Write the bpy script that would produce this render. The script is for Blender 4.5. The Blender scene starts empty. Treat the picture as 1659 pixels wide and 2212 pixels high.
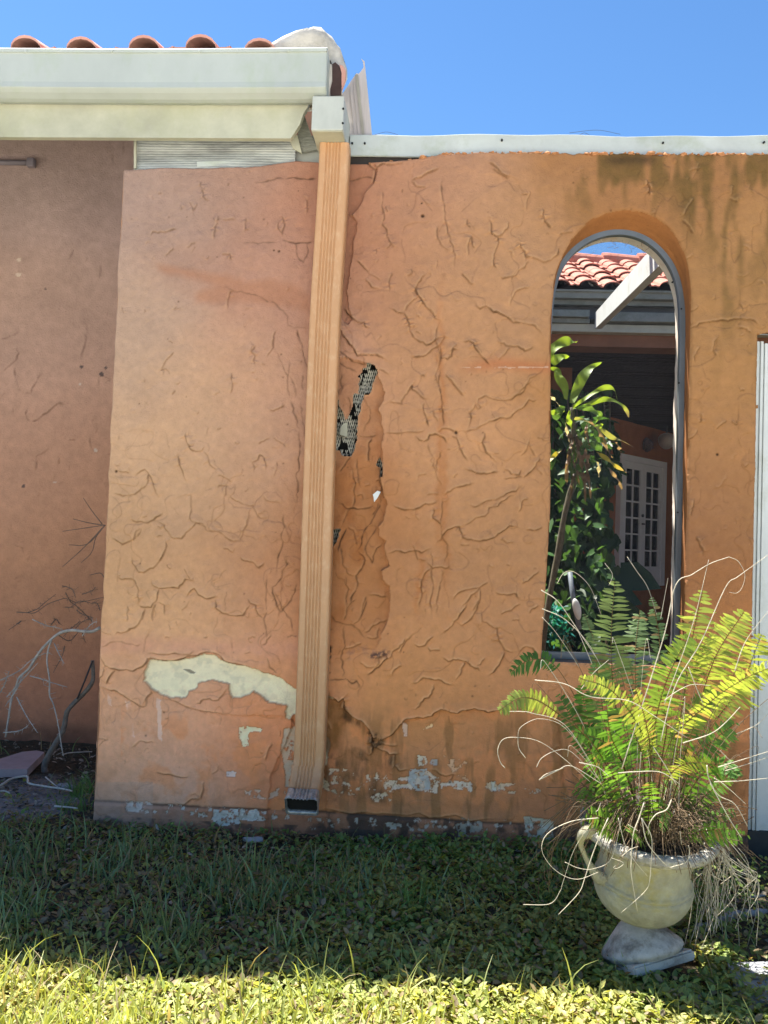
import bpy, bmesh, math, random
import numpy as np
from mathutils import Vector, Matrix
random.seed(7); rng = np.random.default_rng(11)
scn = bpy.context.scene
col = scn.collection
# ---------------------------------------------------------------- camera
F = 1797.0; CX, CY = 829.5, 1106.0          # survey pixel units (photo 1659 x 2212)
yaw, pit, rol = map(math.radians, (3.6, 2.06, 2.0)); CAMH = 1.40
f0 = np.array([-math.sin(yaw), math.cos(yaw), 0]); r0 = np.array([math.cos(yaw), math.sin(yaw), 0])
Fw = f0*math.cos(pit) + np.array([0, 0, 1])*math.sin(pit); u0 = np.cross(r0, Fw)
CR = math.cos(rol)*r0 + math.sin(rol)*u0; CU = math.cos(rol)*u0 - math.sin(rol)*r0
def ray(u, v): return CR*((u-CX)/F) - CU*((v-CY)/F) + Fw
_d = ray(700, 1803); CAM = np.array([0, CAMH/_d[2]*_d[1], CAMH])
def P(u, v, Y):                              # survey point on the vertical plane y=Y
    d = ray(u, v); return CAM + d*((Y-CAM[1])/d[1])
def G(u, v, z=0.0):                          # survey point on the level z
    d = ray(u, v); return CAM + d*((z-CAM[2])/d[2])
cd = bpy.data.cameras.new('camera'); cam = bpy.data.objects.new('camera', cd); col.objects.link(cam)
cd.sensor_fit = 'HORIZONTAL'; cd.sensor_width = 36; cd.lens = 36*F/1659; cd.clip_start = .05; cd.clip_end = 2000
m4 = Matrix.Identity(4)
for i in range(3):
    m4[i][0] = CR[i]; m4[i][1] = CU[i]; m4[i][2] = -Fw[i]; m4[i][3] = CAM[i]
cam.matrix_world = m4; scn.camera = cam
# ---------------------------------------------------------------- light
EXPO = 1.92
SUN_EL = math.radians(64.4); SUN_AZ = math.radians(50)      # azimuth measured from +Y towards -X
w = bpy.data.worlds.new('World'); scn.world = w; w.use_nodes = True
nt = w.node_tree; bg = nt.nodes['Background']
sky = nt.nodes.new('ShaderNodeTexSky'); sky.sky_type = 'NISHITA'; sky.sun_disc = False
sky.sun_elevation = SUN_EL; sky.sun_rotation = -SUN_AZ; sky.air_density = 1.0; sky.dust_density = .1; sky.ozone_density = 4.0
hs = nt.nodes.new('ShaderNodeHueSaturation'); hs.inputs['Saturation'].default_value = 1.16; nt.links.new(sky.outputs[0], hs.inputs['Color']); nt.links.new(hs.outputs[0], bg.inputs[0]); bg.inputs[1].default_value = .055
sd = bpy.data.lights.new('sun', 'SUN'); sd.energy = 5.0; sd.angle = math.radians(.5); sd.color = (1, .95, .86)
so = bpy.data.objects.new('sun', sd); col.objects.link(so)
sdir = Vector((-math.sin(SUN_AZ)*math.cos(SUN_EL), math.cos(SUN_AZ)*math.cos(SUN_EL), math.sin(SUN_EL)))
so.rotation_euler = sdir.to_track_quat('Z', 'Y').to_euler(); so.location = (-3, 4, 9)
scn.view_settings.view_transform = 'Standard'; scn.view_settings.look = 'None'
scn.view_settings.exposure = EXPO; scn.view_settings.gamma = 1
scn.cycles.max_bounces = 8; scn.cycles.transparent_max_bounces = 24
# ---------------------------------------------------------------- helpers
def lin(c):
    return tuple(((x/255)/12.92 if x/255 <= .04045 else ((x/255+.055)/1.055)**2.4) for x in c)
def tag(o, label=None, cat=None, group=None, kind=None):
    if label: o['label'] = label
    if cat: o['category'] = cat
    if group: o['group'] = group
    if kind: o['kind'] = kind
    return o
def empty(name, loc=(0, 0, 0), label=None, cat=None, group=None):
    o = bpy.data.objects.new(name, None); o.empty_display_size = .1; o.location = loc; col.objects.link(o)
    return tag(o, label, cat, group)
def mkobj(name, verts, faces, mat, parent=None, smooth=False, colattr=None):
    me = bpy.data.meshes.new(name); me.from_pydata([tuple(map(float, v)) for v in verts], [], [tuple(f) for f in faces])
    if smooth: me.polygons.foreach_set('use_smooth', [True]*len(me.polygons))
    if colattr is not None:
        a = me.color_attributes.new('Col', 'FLOAT_COLOR', 'POINT')
        c = np.ones((len(verts), 4), np.float32); c[:, :3] = colattr; a.data.foreach_set('color', c.ravel())
    me.materials.append(mat); me.update()
    o = bpy.data.objects.new(name, me); col.objects.link(o)
    if parent:
        o.parent = parent
        chain = Vector((0, 0, 0)); p = parent
        while p: chain += p.location; p = p.parent
        o.location = -chain                      # mesh data is in world units
    return o
def fastmesh(name, V, Q, mat, colattr=None, smooth=True, parent=None):
    """V (n,3), Q (m,k) faces of equal size"""
    me = bpy.data.meshes.new(name); k = Q.shape[1]
    me.vertices.add(len(V)); me.vertices.foreach_set('co', V.astype(np.float32).ravel())
    me.loops.add(Q.size); me.loops.foreach_set('vertex_index', Q.astype(np.int32).ravel())
    me.polygons.add(len(Q)); me.polygons.foreach_set('loop_start', np.arange(0, Q.size, k, dtype=np.int32))
    me.polygons.foreach_set('loop_total', np.full(len(Q), k, np.int32))
    me.polygons.foreach_set('use_smooth', np.full(len(Q), smooth))
    if colattr is not None:
        a = me.color_attributes.new('Col', 'FLOAT_COLOR', 'POINT')
        c = np.ones((len(V), 4), np.float32); c[:, :3] = colattr; a.data.foreach_set('color', c.ravel())
    me.materials.append(mat); me.update(); me.validate()
    o = bpy.data.objects.new(name, me); col.objects.link(o)
    if parent:
        o.parent = parent; o.location = -Vector(parent.location)
    return o
class MB:
    def __init__(s): s.v = []; s.f = []
    def add(s, V, Fc):
        n = len(s.v); s.v += [tuple(map(float, p)) for p in V]; s.f += [tuple(i+n for i in f) for f in Fc]
        return s
    def box(s, a, b, bev=0.0):
        (x0, y0, z0), (x1, y1, z1) = [min(p, q) for p, q in zip(a, b)], [max(p, q) for p, q in zip(a, b)]
        if bev <= 0:
            V = [(x, y, z) for x in (x0, x1) for y in (y0, y1) for z in (z0, z1)]
            return s.add(V, [(0, 1, 3, 2), (4, 6, 7, 5), (0, 4, 5, 1), (2, 3, 7, 6), (0, 2, 6, 4), (1, 5, 7, 3)])
        bm = bmesh.new(); bmesh.ops.create_cube(bm, size=1)
        for v in bm.verts: v.co = Vector(((x0+x1)/2+v.co.x*(x1-x0), (y0+y1)/2+v.co.y*(y1-y0), (z0+z1)/2+v.co.z*(z1-z0)))
        bmesh.ops.bevel(bm, geom=bm.edges[:], offset=bev, segments=2, affect='EDGES', profile=.6)
        bm.verts.index_update(); s.add([v.co for v in bm.verts], [[v.index for v in f.verts] for f in bm.faces]); bm.free(); return s
    def prism(s, poly, d):                       # closed 3d polygon extruded by vector d
        n = len(poly); V = [tuple(p) for p in poly] + [tuple(np.array(p)+np.array(d)) for p in poly]
        return s.add(V, [tuple(range(n)), tuple(range(2*n-1, n-1, -1))] + [(i, (i+1) % n, n+(i+1) % n, n+i) for i in range(n)])
    def tube(s, pts, rad, n=6, cap=True, jit=0):
        pts = [Vector(tuple(map(float, p))) for p in pts]
        if not hasattr(rad, '__len__'): rad = [rad]*len(pts)
        V = []; prev = None
        for i, p in enumerate(pts):
            t = (pts[min(i+1, len(pts)-1)]-pts[max(i-1, 0)])
            t = t.normalized() if t.length > 1e-9 else Vector((0, 0, 1))
            if prev is None:
                a = t.cross(Vector((0, 0, 1)));
                if a.length < .1: a = t.cross(Vector((1, 0, 0)))
            else: a = prev - t*prev.dot(t)
            a.normalize(); prev = a; b = t.cross(a)
            for k in range(n):
                an = 2*math.pi*k/n; r = rad[i]*(1+jit*(random.random()-.5))
                V.append(p + (a*math.cos(an)+b*math.sin(an))*r)
        Fc = [(i*n+k, i*n+(k+1) % n, (i+1)*n+(k+1) % n, (i+1)*n+k) for i in range(len(pts)-1) for k in range(n)]
        if cap: Fc += [tuple(range(n-1, -1, -1)), tuple(range((len(pts)-1)*n, len(pts)*n))]
        return s.add(V, Fc)
    def build(s, name, mat, parent=None, smooth=False):
        return mkobj(name, s.v, s.f, mat, parent, smooth)
def spline(pts, n):                              # catmull-rom through 3d points
    p = np.array([list(map(float, q)) for q in pts]); p = np.vstack([2*p[0]-p[1], p, 2*p[-1]-p[-2]]); out = []
    segs = len(p)-3
    for i in range(n):
        t = i/(n-1)*segs; k = min(int(t), segs-1); t -= k
        a, b, c, d = p[k:k+4]
        out.append(.5*((2*b)+(-a+c)*t+(2*a-5*b+4*c-d)*t*t+(-a+3*b-3*c+d)*t**3))
    return np.array(out)
def inherit_bump(nt, b, scale, strength, dist, coord):
    n = nt.nodes.new('ShaderNodeTexNoise'); n.inputs['Scale'].default_value = scale; n.inputs['Detail'].default_value = 8
    nt.links.new(coord, n.inputs['Vector'])
    bp = nt.nodes.new('ShaderNodeBump'); bp.inputs['Strength'].default_value = strength; bp.inputs['Distance'].default_value = dist
    nt.links.new(n.outputs[0], bp.inputs['Height']); nt.links.new(bp.outputs[0], b.inputs['Normal']); return bp
def M(name, c, rough=.8, metal=0.0, var=.18, scale=6.0, stretch=(1, 1, 1), bump=.3, bscale=60.0, bdist=.002,
      stain=None, stain_amt=.5, stain_scale=2.0, attr=False, transl=0.0, spec=.5):
    m = bpy.data.materials.new(name); m.use_nodes = True; t = m.node_tree; b = t.nodes['Principled BSDF']
    b.inputs['Roughness'].default_value = rough; b.inputs['Metallic'].default_value = metal
    b.inputs['Specular IOR Level'].default_value = spec
    ge = t.nodes.new('ShaderNodeNewGeometry'); mp = t.nodes.new('ShaderNodeMapping'); mp.inputs['Scale'].default_value = stretch
    t.links.new(ge.outputs['Position'], mp.inputs['Vector']); co = mp.outputs[0]
    n1 = t.nodes.new('ShaderNodeTexNoise'); n1.inputs['Scale'].default_value = scale; n1.inputs['Detail'].default_value = 7; n1.inputs['Roughness'].default_value = .65
    t.links.new(co, n1.inputs['Vector'])
    mr = t.nodes.new('ShaderNodeMapRange'); mr.inputs['From Min'].default_value = .3; mr.inputs['From Max'].default_value = .7
    mr.inputs['To Min'].default_value = 1-var; mr.inputs['To Max'].default_value = 1+var; t.links.new(n1.outputs[0], mr.inputs[0])
    vm = t.nodes.new('ShaderNodeVectorMath'); vm.operation = 'SCALE'
    if attr:
        at = t.nodes.new('ShaderNodeVertexColor'); at.layer_name = 'Col'; t.links.new(at.outputs[0], vm.inputs[0])
    else: vm.inputs[0].default_value = c[:3]
    t.links.new(mr.outputs[0], vm.inputs['Scale']); out = vm.outputs[0]
    if stain:
        n2 = t.nodes.new('ShaderNodeTexNoise'); n2.inputs['Scale'].default_value = stain_scale; n2.inputs['Detail'].default_value = 9; n2.inputs['Roughness'].default_value = .7
        t.links.new(co, n2.inputs['Vector'])
        m2 = t.nodes.new('ShaderNodeMapRange'); m2.inputs['From Min'].default_value = .5; m2.inputs['From Max'].default_value = .68
        m2.inputs['To Max'].default_value = stain_amt; t.links.new(n2.outputs[0], m2.inputs[0])
        mx = t.nodes.new('ShaderNodeMix'); mx.data_type = 'RGBA'; t.links.new(m2.outputs[0], mx.inputs[0]); t.links.new(out, mx.inputs[6]); mx.inputs[7].default_value = (*stain[:3], 1); out = mx.outputs[2]
    t.links.new(out, b.inputs['Base Color'])
    if bump: inherit_bump(t, b, bscale, bump, bdist, co)
    if transl:
        tr = t.nodes.new('ShaderNodeBsdfTranslucent'); ms = t.nodes.new('ShaderNodeMixShader'); ms.inputs[0].default_value = transl
        vt = t.nodes.new('ShaderNodeVectorMath'); vt.operation = 'MULTIPLY'; vt.inputs[1].default_value = (1.5, 1.35, .6); t.links.new(out, vt.inputs[0])
        t.links.new(vt.outputs[0], tr.inputs[0]); t.links.new(b.outputs[0], ms.inputs[1]); t.links.new(tr.outputs[0], ms.inputs[2])
        t.links.new(ms.outputs[0], t.nodes['Material Output'].inputs['Surface'])
    return m
def vnoise(X, Z, sx, sz, seed):                  # smooth value noise, cell sizes sx, sz
    r = np.random.default_rng(seed); x = X/sx; z = Z/sz
    ix = np.floor(x).astype(int); iz = np.floor(z).astype(int); fx = x-ix; fz = z-iz
    fx = fx*fx*(3-2*fx); fz = fz*fz*(3-2*fz); ox, oz = ix.min(), iz.min()
    T = r.random((ix.max()-ox+2, iz.max()-oz+2)); ix -= ox; iz -= oz
    return (T[ix, iz]*(1-fx)+T[ix+1, iz]*fx)*(1-fz)+(T[ix, iz+1]*(1-fx)+T[ix+1, iz+1]*fx)*fz
def fbm(X, Z, s, seed, octv=4, asp=1.0):
    o = 0; a = .5; t = 0
    for k in range(octv):
        o = o+a*vnoise(X, Z, s/2**k, s*asp/2**k, seed+k*17); t += a; a *= .55
    return o/t
def sstep(a, b, x):
    t = np.clip((x-a)/(b-a), 0, 1); return t*t*(3-2*t)
# ---------------------------------------------------------------- materials
m_gutter = M('pale_painted_metal', (.40, .425, .39), .55, var=.1, scale=3, stain=(.30, .36, .20), stain_amt=.35, stain_scale=5, stretch=(1, 1, .6), bump=.15, bscale=30)
m_cream = M('cream_board', (.42, .41, .31), .75, var=.2, scale=4, stain=(.34, .34, .2), stain_amt=.4, stain_scale=3, bump=.25, bscale=40)
m_white = M('white_metal', (.66, .67, .64), .45, var=.08, stain=(.34, .34, .24), stain_amt=.5, stain_scale=6, bump=.1)
m_trim = M('trim_metal', (.50, .52, .47), .45, .1, var=.1, stain=(.30, .33, .18), stain_amt=.55, stain_scale=4, bump=.2, bscale=9, bdist=.01)
m_grey = M('grey_aluminium', (.13, .145, .16), .45, .3, var=.15, bump=.1)
m_tile = M('clay_tile', (.54, .26, .20), .8, var=.2, scale=8, stain=(.62, .36, .28), stain_amt=.6, stain_scale=3, bump=.4, bscale=50)
m_mortar = M('mortar', (.50, .46, .40), .95, var=.3, scale=9, stain=(.2, .19, .16), stain_amt=.6, stain_scale=7, bump=.8, bscale=25, bdist=.01)
m_black = M('dark_hole', (.012, .011, .01), .9, bump=0)
m_dark = M('dark_wood', (.045, .035, .028), .8, var=.4, scale=5, stretch=(1, 12, 1), bump=.6, bscale=12, bdist=.01)
m_red = M('red_stucco', (.34, .165, .105), .95, attr=True, var=.12, scale=18, bump=1.0, bscale=110, bdist=.005)
m_orange = M('orange_stucco', (.46, .21, .09), .95, var=.15, scale=5, bump=.5, bscale=60)
m_plaster = M('stucco', (.5, .26, .13), .93, attr=True, var=.08, scale=26, bump=.9, bscale=150, bdist=.004, spec=.3)
m_pipe = M('painted_pipe', (.51, .275, .13), .5, var=.07, scale=3, stretch=(1.5, 1.5, .8), stain=(.66, .46, .29), stain_amt=.35, stain_scale=20, bump=.2, bscale=120)
m_zinc = M('bare_zinc', (.42, .42, .40), .4, .6, var=.5, scale=40, stain=(.12, .11, .1), stain_amt=.8, stain_scale=25, bump=.3)
# ================================================================ GROUND
def ground():
    xs = np.concatenate([np.linspace(-60, -4, 15), np.arange(-3.5, 3.01, .04), np.linspace(4, 60, 15)])
    ys = np.concatenate([np.linspace(-60, -3, 15), np.arange(-2.6, 2.61, .04), np.linspace(3, 60, 15)])
    X, Y = np.meshgrid(xs, ys, indexing='ij')
    near = (np.abs(X) < 3.6) & (np.abs(Y) < 2.7)
    Z = np.where(near, (fbm(X, Y, .5, 3)-.5)*.05+(fbm(X, Y, .09, 9)-.5)*.03, 0)-.012
    soil = np.array([.075, .062, .040]); sand = np.array([.26, .235, .215]); dry = np.array([.42, .40, .20])
    n = fbm(X, Y, .35, 21)[..., None]
    C = soil*(.7+.8*n)
    c = G(62, 1722); d = np.hypot((X-c[0])/.34, (Y-c[1])/.42)
    C = C+(sand-C)*(sstep(1.25, .6, d+.5*(fbm(X, Y, .15, 5)-.5)))[..., None]
    c = G(1210, 1842); d = np.hypot((X-c[0])/.07, (Y-c[1])/.06); C = C+(sand-C)*(sstep(1.25, .6, d))[..., None]
    far = sstep(-1.35, -1.9, Y)[..., None]; C = C+(dry-C)*far*.9; bounce_pave = np.array([.62, .60, .56]); C = C+(bounce_pave-C)*sstep(-2.5, -3.0, Y)[..., None]  # unseen pale ground added behind the camera to bounce light onto the wall
    nx, ny = X.shape; idx = np.arange(nx*ny).reshape(nx, ny)
    Q = np.stack([idx[:-1, :-1], idx[1:, :-1], idx[1:, 1:], idx[:-1, 1:]], -1).reshape(-1, 4)
    V = np.stack([X, Y, Z], -1).reshape(-1, 3)
    m = M('soil', (0, 0, 0), 1.0, attr=True, var=.45, scale=30, bump=1.0, bscale=45, bdist=.02, spec=.1)
    o = fastmesh('ground', V, Q, m, C.reshape(-1, 3)); tag(o, kind='structure')
ground()
# ================================================================ STUCCO GARDEN WALL
T3 = .32
FR = {'A': (199, 332, T3), 'B': (199, 863, T3), 'C': (730, 332, T3), 'D': (730, 796, T3), 'E': (664, 1294, T3), 'F': (0, 1161, .44),
      'G': (1460, 597, .33), 'H': (630.4, 730, .24), 'K': (829, 232, .5), 'U': (0, 0, 1), 'Q': (0, 265.5, .4502)}
def pts(fr, s, Y=0.0):
    ox, oy, k = FR[fr]; out = []
    for t in s.split():
        x, y = t.split(','); out.append(P(ox+k*float(x), oy+k*float(y), Y))
    return np.array(out)
WX0, WX1, WTOP = -1.614, 2.3, 3.43
wall = empty('garden_wall', (0, 0.1, 0), 'orange stucco garden wall cracked and peeling, with tall arched opening and downspout on it', 'wall')
ST = .004
gx = np.arange(WX0, WX1, ST); gz = np.arange(-.08, WTOP, ST)
X, Z = np.meshgrid(gx, gz, indexing='ij')
# survey pixel of every wall point (for laying out the traced marks)
def projA(X, Y, Z):
    qx, qy, qz = X-CAM[0], Y-CAM[1], Z-CAM[2]; wv = qx*Fw[0]+qy*Fw[1]+qz*Fw[2]
    return CX+F*(qx*CR[0]+qy*CR[1]+qz*CR[2])/wv, CY-F*(qx*CU[0]+qy*CU[1]+qz*CU[2])/wv
UU, VV = projA(X, 0*X, Z)
Hh = (fbm(X, Z, .42, 1, 3)-.5)*.016 + (fbm(X, Z, .09, 2, 3)-.5)*.010 + (fbm(X, Z, .022, 5, 2)-.5)*.0034
Hh += sstep(.55, .8, fbm(X, Z, .13, 77, 3))*.003
dark = np.zeros_like(X); lite = np.zeros_like(X)
def sub(P0, r):
    a = max(0, int((P0[:, 0].min()-r-gx[0])/ST)); b = min(len(gx), int((P0[:, 0].max()+r-gx[0])/ST)+2)
    c = max(0, int((P0[:, 2].min()-r-gz[0])/ST)); d = min(len(gz), int((P0[:, 2].max()+r-gz[0])/ST)+2)
    return slice(a, b), slice(c, d)
def roughen(p, amp=.10, it=2):
    for _ in range(it):
        out = [p[0]]
        for a, b in zip(p[:-1], p[1:]):
            L = np.linalg.norm(b-a); n = np.array([-(b-a)[2], 0, (b-a)[0]])
            if L > .012: out.append((a+b)/2+n*rng.normal()*amp)
            out.append(b)
        p = np.array(out)
    return p
def line(p, lip=.004, dk=.8, wd=.0026, R=.05, rough=.08):
    p = roughen(p, rough); s = sub(p, R)
    x, z = X[s], Z[s]
    if x.size == 0: return
    best = np.full(x.shape, 9.); sg = np.zeros(x.shape); tt = np.zeros(x.shape)
    n = len(p)-1; cum = 0; tot = np.sum(np.hypot(*(np.diff(p, axis=0)[:, [0, 2]].T)))+1e-9
    for a, b in zip(p[:-1], p[1:]):
        dx, dz = b[0]-a[0], b[2]-a[2]; L2 = dx*dx+dz*dz+1e-12; L = math.sqrt(L2)
        t = np.clip(((x-a[0])*dx+(z-a[2])*dz)/L2, 0, 1)
        ex, ez = x-a[0]-t*dx, z-a[2]-t*dz; d = np.hypot(ex, ez)
        nx, nz = -dz/L, dx/L
        if nz < -.25 or (abs(nz) <= .25 and nx > 0): nx, nz = -nx, -nz
        k = d < best; best = np.where(k, d, best); sg = np.where(k, ex*nx+ez*nz, sg); tt = np.where(k, (cum+t*L)/tot, tt); cum += L
    env = np.clip(np.minimum(tt, 1-tt)*8, .12, 1)*(.6+.5*vnoise(x, z, .04, .04, 5))
    vv_ = vnoise(x, z, .018, .018, 77); wd = wd*(.45+1.5*vv_); env = env*(.55+.75*vnoise(x, z, .03, .03, 78))
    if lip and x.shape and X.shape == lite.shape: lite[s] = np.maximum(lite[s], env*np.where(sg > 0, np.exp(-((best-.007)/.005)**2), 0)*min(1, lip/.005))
    if lip:
        up = np.where(sg > 0, np.exp(-best/.022), 0); Hh[s] += 2.0*lip*env*up*sstep(R, R*.4, best)
        Hh[s] -= lip*.35*env*np.where(sg <= 0, np.exp(-best/.010), 0)
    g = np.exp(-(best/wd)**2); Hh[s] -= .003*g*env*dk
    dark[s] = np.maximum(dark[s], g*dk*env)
def inpoly(p, x, z, warp=.004, seed=3):
    xw = x+(fbm(x, z, .03, seed, 3)-.5)*warp*2.5; zw = z+(fbm(x, z, .03, seed+50, 3)-.5)*warp*2.5
    ins = np.zeros(x.shape, bool); n = len(p)
    for i in range(n):
        x1, z1 = p[i][0], p[i][2]; x2, z2 = p[(i+1) % n][0], p[(i+1) % n][2]
        if z1 == z2: continue
        c = ((z1 > zw) != (z2 > zw)) & (xw < (x2-x1)*(zw-z1)/(z2-z1)+x1); ins ^= c
    return ins
def poly(fr, s, warp=.004, seed=3):
    p = pts(fr, s); sl = sub(p, .03); mk = np.zeros(X.shape, bool); mk[sl] = inpoly(p, X[sl], Z[sl], warp, seed); return mk
def blur(a, n):                                  # box blur through cumulative sums
    a = a.astype(float)
    for ax in (0, 1):
        c = np.cumsum(np.pad(a, [(n+1, n) if i == ax else (0, 0) for i in (0, 1)], mode='edge'), axis=ax)
        k = 2*n+1
        a = (np.take(c, range(k, c.shape[ax]), ax)-np.take(c, range(0, c.shape[ax]-k), ax))/k
    return a
# ---- wall colour by control points: paint tone with some light and haze in it
CP = [(300, 420, 164, 132, 112), (300, 700, 186, 148, 118), (300, 1000, 202, 156, 116), (300, 1250, 202, 150, 104), (230, 1600, 186, 126, 82), (480, 450, 166, 126, 102),
      (560, 620, 180, 128, 100), (480, 900, 200, 152, 112), (480, 1200, 202, 148, 104), (620, 1250, 186, 124, 86), (620, 900, 188, 136, 104), (560, 1650, 186, 116, 74), (300, 1700, 186, 142, 114), (300, 1600, 188, 136, 102),
      (760, 480, 172, 112, 80), (900, 450, 176, 126, 92), (950, 650, 182, 128, 86), (1100, 600, 180, 130, 88), (1000, 1000, 198, 140, 94), (1100, 1200, 194, 136, 88),
      (900, 1250, 196, 136, 90), (780, 1150, 176, 112, 62), (770, 1350, 178, 118, 72), (950, 1450, 176, 116, 66), (1100, 1350, 184, 124, 80), (1050, 1600, 170, 112, 68), (1150, 1700, 160, 100, 64),
      (900, 1700, 160, 104, 64), (1350, 420, 160, 108, 64), (1560, 700, 168, 118, 70), (1560, 1000, 180, 124, 74), (1560, 1300, 176, 112, 64), (1560, 1600, 160, 100, 58), (1500, 1100, 160, 106, 70), (1300, 900, 176, 120, 70)]
num = np.zeros(X.shape+(3,)); den = np.zeros(X.shape)
uw = UU+(fbm(X, Z, .25, 31, 3)-.5)*120; vw = VV+(fbm(X, Z, .25, 37, 3)-.5)*120
for u, v, r, g, b in CP:
    wgt = np.exp(-((uw-u)**2+(vw-v)**2)/(2*110**2))+1e-7; num += wgt[..., None]*np.array(lin((r, g, b))); den += wgt
PAINT = .82
C3 = num/den[..., None]*PAINT*np.array([1, 1.08, 1.22])*1.05
C3 *= (1+.16*(fbm(X, Z, .16, 41, 4)-.5)+.10*(fbm(X, Z, .02, 43, 2)-.5))[..., None]
def tint(mask, rgb, amt=1.0, lv=PAINT):
    rgb = (rgb[0], rgb[1]*1.02, rgb[2]*1.02)
    global C3
    a = np.clip(mask*amt, 0, 1)[..., None]; C3 = C3+(np.array(lin(rgb))*lv-C3)*a
# ---- recesses of broken plaster beside the downspout
R1 = poly('D', '-120,-60 60,-75 190,-40 250,-20 270,60 315,160 310,215 270,270 300,330 290,380 310,430 285,520 300,600 300,700 285,740 300,820 330,910 305,1020 275,1060 280,1130 320,1160 310,1240 335,1300 345,1330 290,1360 300,1430 350,1470 350,1600 340,1690 250,1900 -130,1950', .006, 8)
dist_r = blur(R1, 22)*blur(R1, 8)
side = sstep(.1, 1, blur(R1, 30))
Hh -= np.where(R1, .034*(.55+.45*sstep(760, 835, UU))*sstep(1420, 1330, VV)*(.7+.6*fbm(X, Z, .12, 91, 3)), 0)
R2 = poly('C', '-60,30 150,60 250,75 268,110 245,205 190,250 160,330 100,420 130,470 105,600 95,700 80,790 60,900 70,1040 100,1110 60,1150 15,1100 -60,1100', .005, 12)
Hh -= np.where(R2, .013, 0)
tint(R1*1.0, (168, 104, 54), .35); tint(R2*1.0, (166, 108, 80), .45)
tint(sstep(.5, .75, fbm(X, Z, .12, 301, 4, 2))*R1, (158, 88, 36), .5)
# ---- holes
holes = np.zeros(X.shape, bool)
for s in ('670,220 740,250 765,290 740,370 715,440 690,495 640,495 600,480 610,440 600,410 625,370 600,345 620,315 640,265 670,262',
          '560,495 640,500 600,700 590,780 575,900 565,980 530,1060 460,1050 430,1010 370,1000 360,540 400,510 415,590 440,640 475,740 500,735 520,680 555,580',
          '790,1065 815,1130 820,1240 795,1245 795,1160 760,1140', '300,1740 435,1720 400,1830 345,1900 300,1900'):
    holes |= poly('H', s, .006, 5)
rim = blur(holes, 3); Hh += np.where(~holes, rim*.012*fbm(X, Z, .03, 7), 0); tint(np.where(~holes, rim, 0)*1.6, (200, 160, 128), .5)
# ---- big flap above the base and the lower recess
LOW = poly('E', '-60,600 130,645 210,695 240,670 250,730 300,790 380,830 410,870 440,930 450,960 520,945 560,930 620,860 660,810 780,805 840,790 900,745 960,760 1010,775 1050,750 1130,740 1220,765 1290,750 1500,740 1700,760 1760,1700 -300,1700 -250,1200 -120,900', .005, 15)
Hh -= np.where(LOW, .014, 0)*(.75+.5*fbm(X, Z, .1, 66, 3))
LOWL = poly('F', '440,720 520,740 620,790 700,830 745,750 790,785 840,800 950,840 1110,870 1380,875 1470,900 1600,900 1600,1460 400,1460', .004, 19)
Hh -= np.where(LOWL, .007, 0)
for sd_, sc_, hh_, th_ in ((501, .22, .0032, .5), (502, .15, .0026, .55), (503, .30, .003, .46)):
    nf = fbm(X, Z, sc_, sd_, 3); mk = sstep(.45, .6, fbm(X, Z, .3, sd_+40, 2))*(1-.85*sstep(1050, 850, VV)*(UU < 700)); gr = np.hypot(*np.gradient(nf, ST))+.2
    dd_ = (nf-th_)/gr; Hh += hh_*sstep(-.003, .003, dd_)*mk; dark = np.maximum(dark, .22*mk*np.exp(-((dd_+.002)/.0022)**2)*(fbm(X, Z, .06, sd_+9, 2) > .42))
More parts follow.
